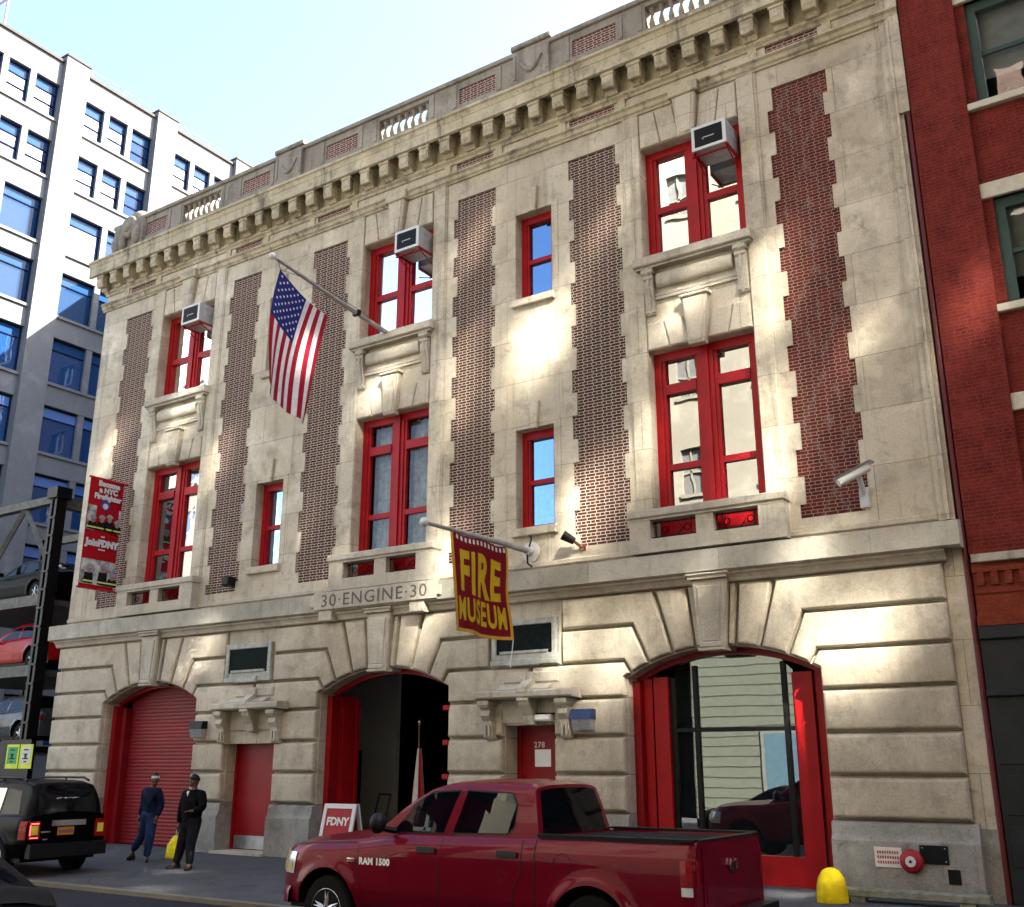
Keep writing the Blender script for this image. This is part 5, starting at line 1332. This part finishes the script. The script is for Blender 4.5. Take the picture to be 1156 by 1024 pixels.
for z in (2.25,4.45,6.55):
    m=MB(); m.box(-6.4,.0,.2,3.8,z,z+.16); m.box(-6.5,.05,.02,.2,z-.02,z+.30); m.box(-6.5,.05,3.8,3.95,z-.02,z+.30)
    for k in range(16): m.box(-6.3+.4*k,-6.1+.4*k,.25,3.75,z+.161,z+.18)
    m.build('platform',gs if z!=2.25 else bs,lift)
LC='cars stacked on the parking lift'
low_car((-16.6,2.1,6.72),'dark grey saloon car on the highest platform of the parking lift',paint('charcoal car paint',(.003,.0033,.0045),.35,.0),'lifted_car',LC)
low_car((-16.3,2.1,4.62),'bright red car on the middle platform of the parking lift',paint('bright red car paint',(.30,.004,.007),.3,.3),'lifted_car',LC,sc_=1.05)
low_car((-16.4,2.1,2.43),'silver grey car on the lowest platform of the parking lift',paint('silver car paint',(.09,.095,.10),.25,.2,.5),'lifted_car',LC,sc_=1.05)
def park_sign(x,mt,label):
    t=thing('parking_sign',label,'sign',(x,.62,2.12),group='yellow edged notices on the lift frame')
    m=MB(); m.box(-.30,.30,0,.02,-.33,.33); m.build('board',flat('lime yellow sign border',(.55,.62,.03),.5),t)
    m=MB(); m.box(-.23,.23,-.006,-.001,-.20,.26); P=m.build('notice_panel',mt,t)
    m=MB()
    for z,w in ((.18,.12),(.06,.09),(-.06,.14),(-.14,.07)): m.box(-w,w,-.010,-.0065,z-.018,z+.018)
    m.ball((0,-.008,.0),(.06,.004,.06),8); m.build('small_print',M['black'],P)
park_sign(-14.26,flat('green sign panel',(.03,.30,.10),.5),'yellow edged parking notice with a green panel, left one of the pair on the lift')
park_sign(-13.60,flat('pale sign panel',(.50,.53,.42),.5),'yellow edged parking notice with a pale grey panel beside the green one')
m=MB(); m.box(-.75,.75,-.26,-.2,1.45,2.6); m.build('notice_board',bs,lift)

# ------------------------------------------------------------------ other side of the street (seen in the windows) and a block to the south
def plain_block(name,label,x0,x1,y0,y1,h,mt,face,fl,bw,ww_,hw,z0,gl,ztop=None,frame=None):
    t=thing(name,label,'building'); n=int((x1-x0)/bw); H=[]
    off=((x1-x0)-n*bw)/2
    z=z0
    while z+hw<(ztop or h-1):
        for k in range(n):
            c=x0+off+bw*(k+.5); H.append((c-ww_/2,c+ww_/2,z,z+hw))
        z+=fl
    s=MB(); wall_sheet(s,x0,x1,0,h,H,0,lambda *a:.25); yf=y1 if face>0 else y0
    m=MB(); m.add([(p[0],yf-face*p[1],p[2]) for p in s.v],s.f)
    o=yf-face*.3; yb=y0 if face>0 else y1
    m.quad((x0,yf,0),(x0,yb,0),(x0,yb,h),(x0,yf,h)); m.quad((x1,yf,0),(x1,yb,0),(x1,yb,h),(x1,yf,h)); m.quad((x0,yb,0),(x1,yb,0),(x1,yb,h),(x0,yb,h)); m.quad((x0,yf,h),(x1,yf,h),(x1,yb,h),(x0,yb,h))
    m.box(x0-.2,x1+.2,*sorted((yf+face*.35,yf)),h-.9,h-.3)
    m.build('wall',mt,t)
    m=MB(); fr=MB()
    for a,b,c,d in H:
        y=yf-face*.2; m.quad((a,y,c),(b,y,c),(b,y,d),(a,y,d)); yy=sorted((yf-face*.12,yf-face*.18))
        fr.box((a+b)/2-.04,(a+b)/2+.04,*yy,c,d); fr.box(a,b,*yy,(c+d)/2-.05,(c+d)/2+.05); fr.box(a-.1,b+.1,*sorted((yf+face*.1,yf-face*.1)),c-.15,c)
    tag(m.build('window_glass',gl,t),kind='stuff'); tag(fr.build('window_frame',frame or M['white'],t),kind='stuff')
    return t
crm=stone('cream rendered wall',(.29,.265,.205),(.25,.23,.18),(.21,.19,.155),joints=False,streak=.1,blot=.2)
og=pane('office window glass',.2)
A_=plain_block('apartment_house','cream rendered apartment house opposite the firehouse',-3.2,24,-31,-19,31,crm,1,4.1,3.3,1.0,1.9,8.0,flat('pale drawn shade',(.15,.15,.14),.7),frame=flat('cream sash paint',(.24,.22,.17),.8))
m=MB()
for k in range(17): m.extx([(-18.99,.02+.36*k),(-18.96,.02+.36*k),(-18.96,.345+.36*k),(-18.95,.348+.36*k),(-18.955,.355+.36*k),(-18.99,.355+.36*k)],-1.75,7.0)
m.build('clapboard',flat('pale green clapboard',(.115,.125,.095),.7,var=.12),A_)
m=MB(); m.box(.85,2.45,-18.93,-18.88,.4,3.1); W=m.build('window',flat('pale window frame',(.15,.155,.13),.6),A_)
m=MB(); m.box(1.0,2.3,-18.88,-18.87,.55,2.95); m.build('pane',flat('pale blue shade',(.07,.12,.15),.6),W)
plain_block('brick_house','low tan brick house opposite the firehouse',-15,-1.8,-30,-19,10.4,brick('tan brick',(.28,.17,.11),(.32,.2,.13),(.3,.27,.22)),1,3.6,2.4,1.1,1.9,1.2,og)
plain_block('office_block','tall pale stone office block across the street beyond the low house',-62,-29.5,-24,-19,34,stone('pale office stone',(.42,.40,.36),(.38,.36,.33),(.3,.29,.27),joints=False,streak=.1,blot=.2),1,3.9,3.4,1.9,2.3,1.5,og)
plain_block('warehouse_block','dark brick warehouse block rising behind the firehouse',-27,14,14,26,28.3,M['brick_side'],-1,3.9,3.3,1.3,2.2,1.5,og)

plain_block('row_building','dark brick row building beyond the red brick neighbour on the museum side',24.2,62,.05,13,20,M['brick_side'],-1,3.7,2.8,1.2,2.0,1.2,og)
RB_=plain_block('row_building','long brown brick building opposite, further along the street',7.2,64,-32,-19,40,brick('brown brick',(.16,.09,.06),(.2,.11,.08),(.22,.18,.15)),1,3.8,2.9,1.2,2.1,1.2,og,12)
plain_block('corner_building','grey brick building closing the far end of the street',64.2,80,-34,13,24,brick('grey brick',(.14,.12,.11),(.18,.15,.14),(.2,.18,.17)),1,3.8,2.9,1.2,2.1,1.2,og)
# upper windows of that building: added mirror-like panes, placed and sized to throw sun patches onto the firehouse front
t=NT('sun catching window glass'); co=t.co(); g=t.n('ShaderNodeBsdfGlossy'); g.inputs['Roughness'].default_value=.07; g.inputs['Color'].default_value=(.9,.9,.88,1)
t.l(g.outputs[0],t.out.inputs[0]); sg_=t.mat
m=MB(); fr=MB()
sd_=(.59/.522,.616/.522)
SP=[(3.84,10.35,1.3,1.5),(4.9,6.6,.9,1.6),(1.5,5.9,.6,1.7),(-.45,10.25,.9,.9),(-10.5,10.4,.6,1.1),(-7.5,10.8,.9,.9),(8.88,10.2,.6,1.9),(8.67,7.2,.6,2.5),(7.2,10.3,.7,.8),(4.35,3.75,.6,1.0),(5.4,3.5,.6,1.2),(8.8,4.7,.9,.8),(9.55,3.5,1.7,1.3),
 (-5.88,4.35,.7,.8),(1.05,4.6,.6,1.0),(12.25,9.0,.4,1.2),(1.95,10.0,.4,2.2),(-3.1,7.2,.5,1.4),(-5.9,9.3,.45,1.2),(6.2,7.6,.35,1.6),(5.5,12.6,.5,.8),(2.2,13.2,.4,1.0),(10.4,8.8,.35,.8),(-1.75,5.9,.3,.8),(6.9,4.6,.35,.5),(-9.0,8.3,.3,1.0),(0.6,7.6,.25,1.2)]
SP=[(x+19*sd_[0],z+19*sd_[1],a,b) for x,z,a,b in SP]
for gx,gy,a,b in ((-2.4,-3.1,1.0,.5),(-.7,-5.0,.9,.35),(8.8,-.5,.9,.5),(2.8,-4.3,1.0,.4)): SP.append((gx+(gy+19)*sd_[0],(gy+19)*sd_[1],a,b))
for x,z,a,b in SP:
    m.quad((x-a/2,-18.93,z-b/2),(x+a/2,-18.93,z-b/2),(x+a/2,-18.93,z+b/2),(x-a/2,-18.93,z+b/2))
    for p in ((x-a/2-.08,x-a/2,z-b/2-.08,z+b/2+.08),(x+a/2,x+a/2+.08,z-b/2-.08,z+b/2+.08),(x-a/2,x+a/2,z+b/2,z+b/2+.08),(x-a/2,x+a/2,z-b/2-.08,z-b/2)): fr.box(p[0],p[1],-18.985,-18.90,p[2],p[3])
tag(m.build('upper_window_glass',sg_,RB_),kind='stuff'); tag(fr.build('upper_window_frame',M['white'],RB_),kind='stuff')
# ------------------------------------------------------------------ daylight and camera
SUN=Vector((.59,.522,.616)).normalized()
w=D.worlds.new('World'); sc.world=w; w.use_nodes=True; nt=w.node_tree; bg=nt.nodes['Background']
sk=nt.nodes.new('ShaderNodeTexSky'); sk.sky_type='NISHITA'; sk.sun_disc=False; sk.sun_elevation=math.asin(SUN.z); sk.sun_rotation=atan2(SUN.x,SUN.y)
sk.air_density=1.0; sk.dust_density=2.6; sk.ozone_density=1.2
nt.links.new(sk.outputs[0],bg.inputs[0]); bg.inputs[1].default_value=.088
L=D.lights.new('sun','SUN'); L.energy=5.0; L.angle=R(.5); L.color=(1,.95,.86); lo=D.objects.new('sun',L); col.objects.link(lo)
lo.rotation_euler=(-SUN).to_track_quat('-Z','Y').to_euler(); lo.location=(20,10,60)
cd=D.cameras.new('camera'); cd.sensor_width=36; cd.sensor_fit='HORIZONTAL'; cd.lens=1163/1156*36; cd.clip_start=.1; cd.clip_end=2000
co_=D.objects.new('camera',cd); col.objects.link(co_); co_.location=(14.58,-17.08,1.90); co_.rotation_euler=(R(90+16.8),0,R(33.5)); sc.camera=co_
sc.view_settings.view_transform='Standard'; sc.view_settings.look='None'; sc.view_settings.exposure=3.0; sc.view_settings.gamma=1
sc.render.engine='CYCLES'; cy=sc.cycles; cy.use_denoising=True; cy.max_bounces=8; cy.diffuse_bounces=4; cy.glossy_bounces=4; cy.transparent_max_bounces=8; cy.caustics_reflective=True; cy.caustics_refractive=False
cy.sample_clamp_indirect=0; cy.blur_glossy=0; cy.use_guiding=True; cy.use_surface_guiding=True; cy.use_volume_guiding=False; cy.guiding_training_samples=128; cy.surface_guiding_probability=.5
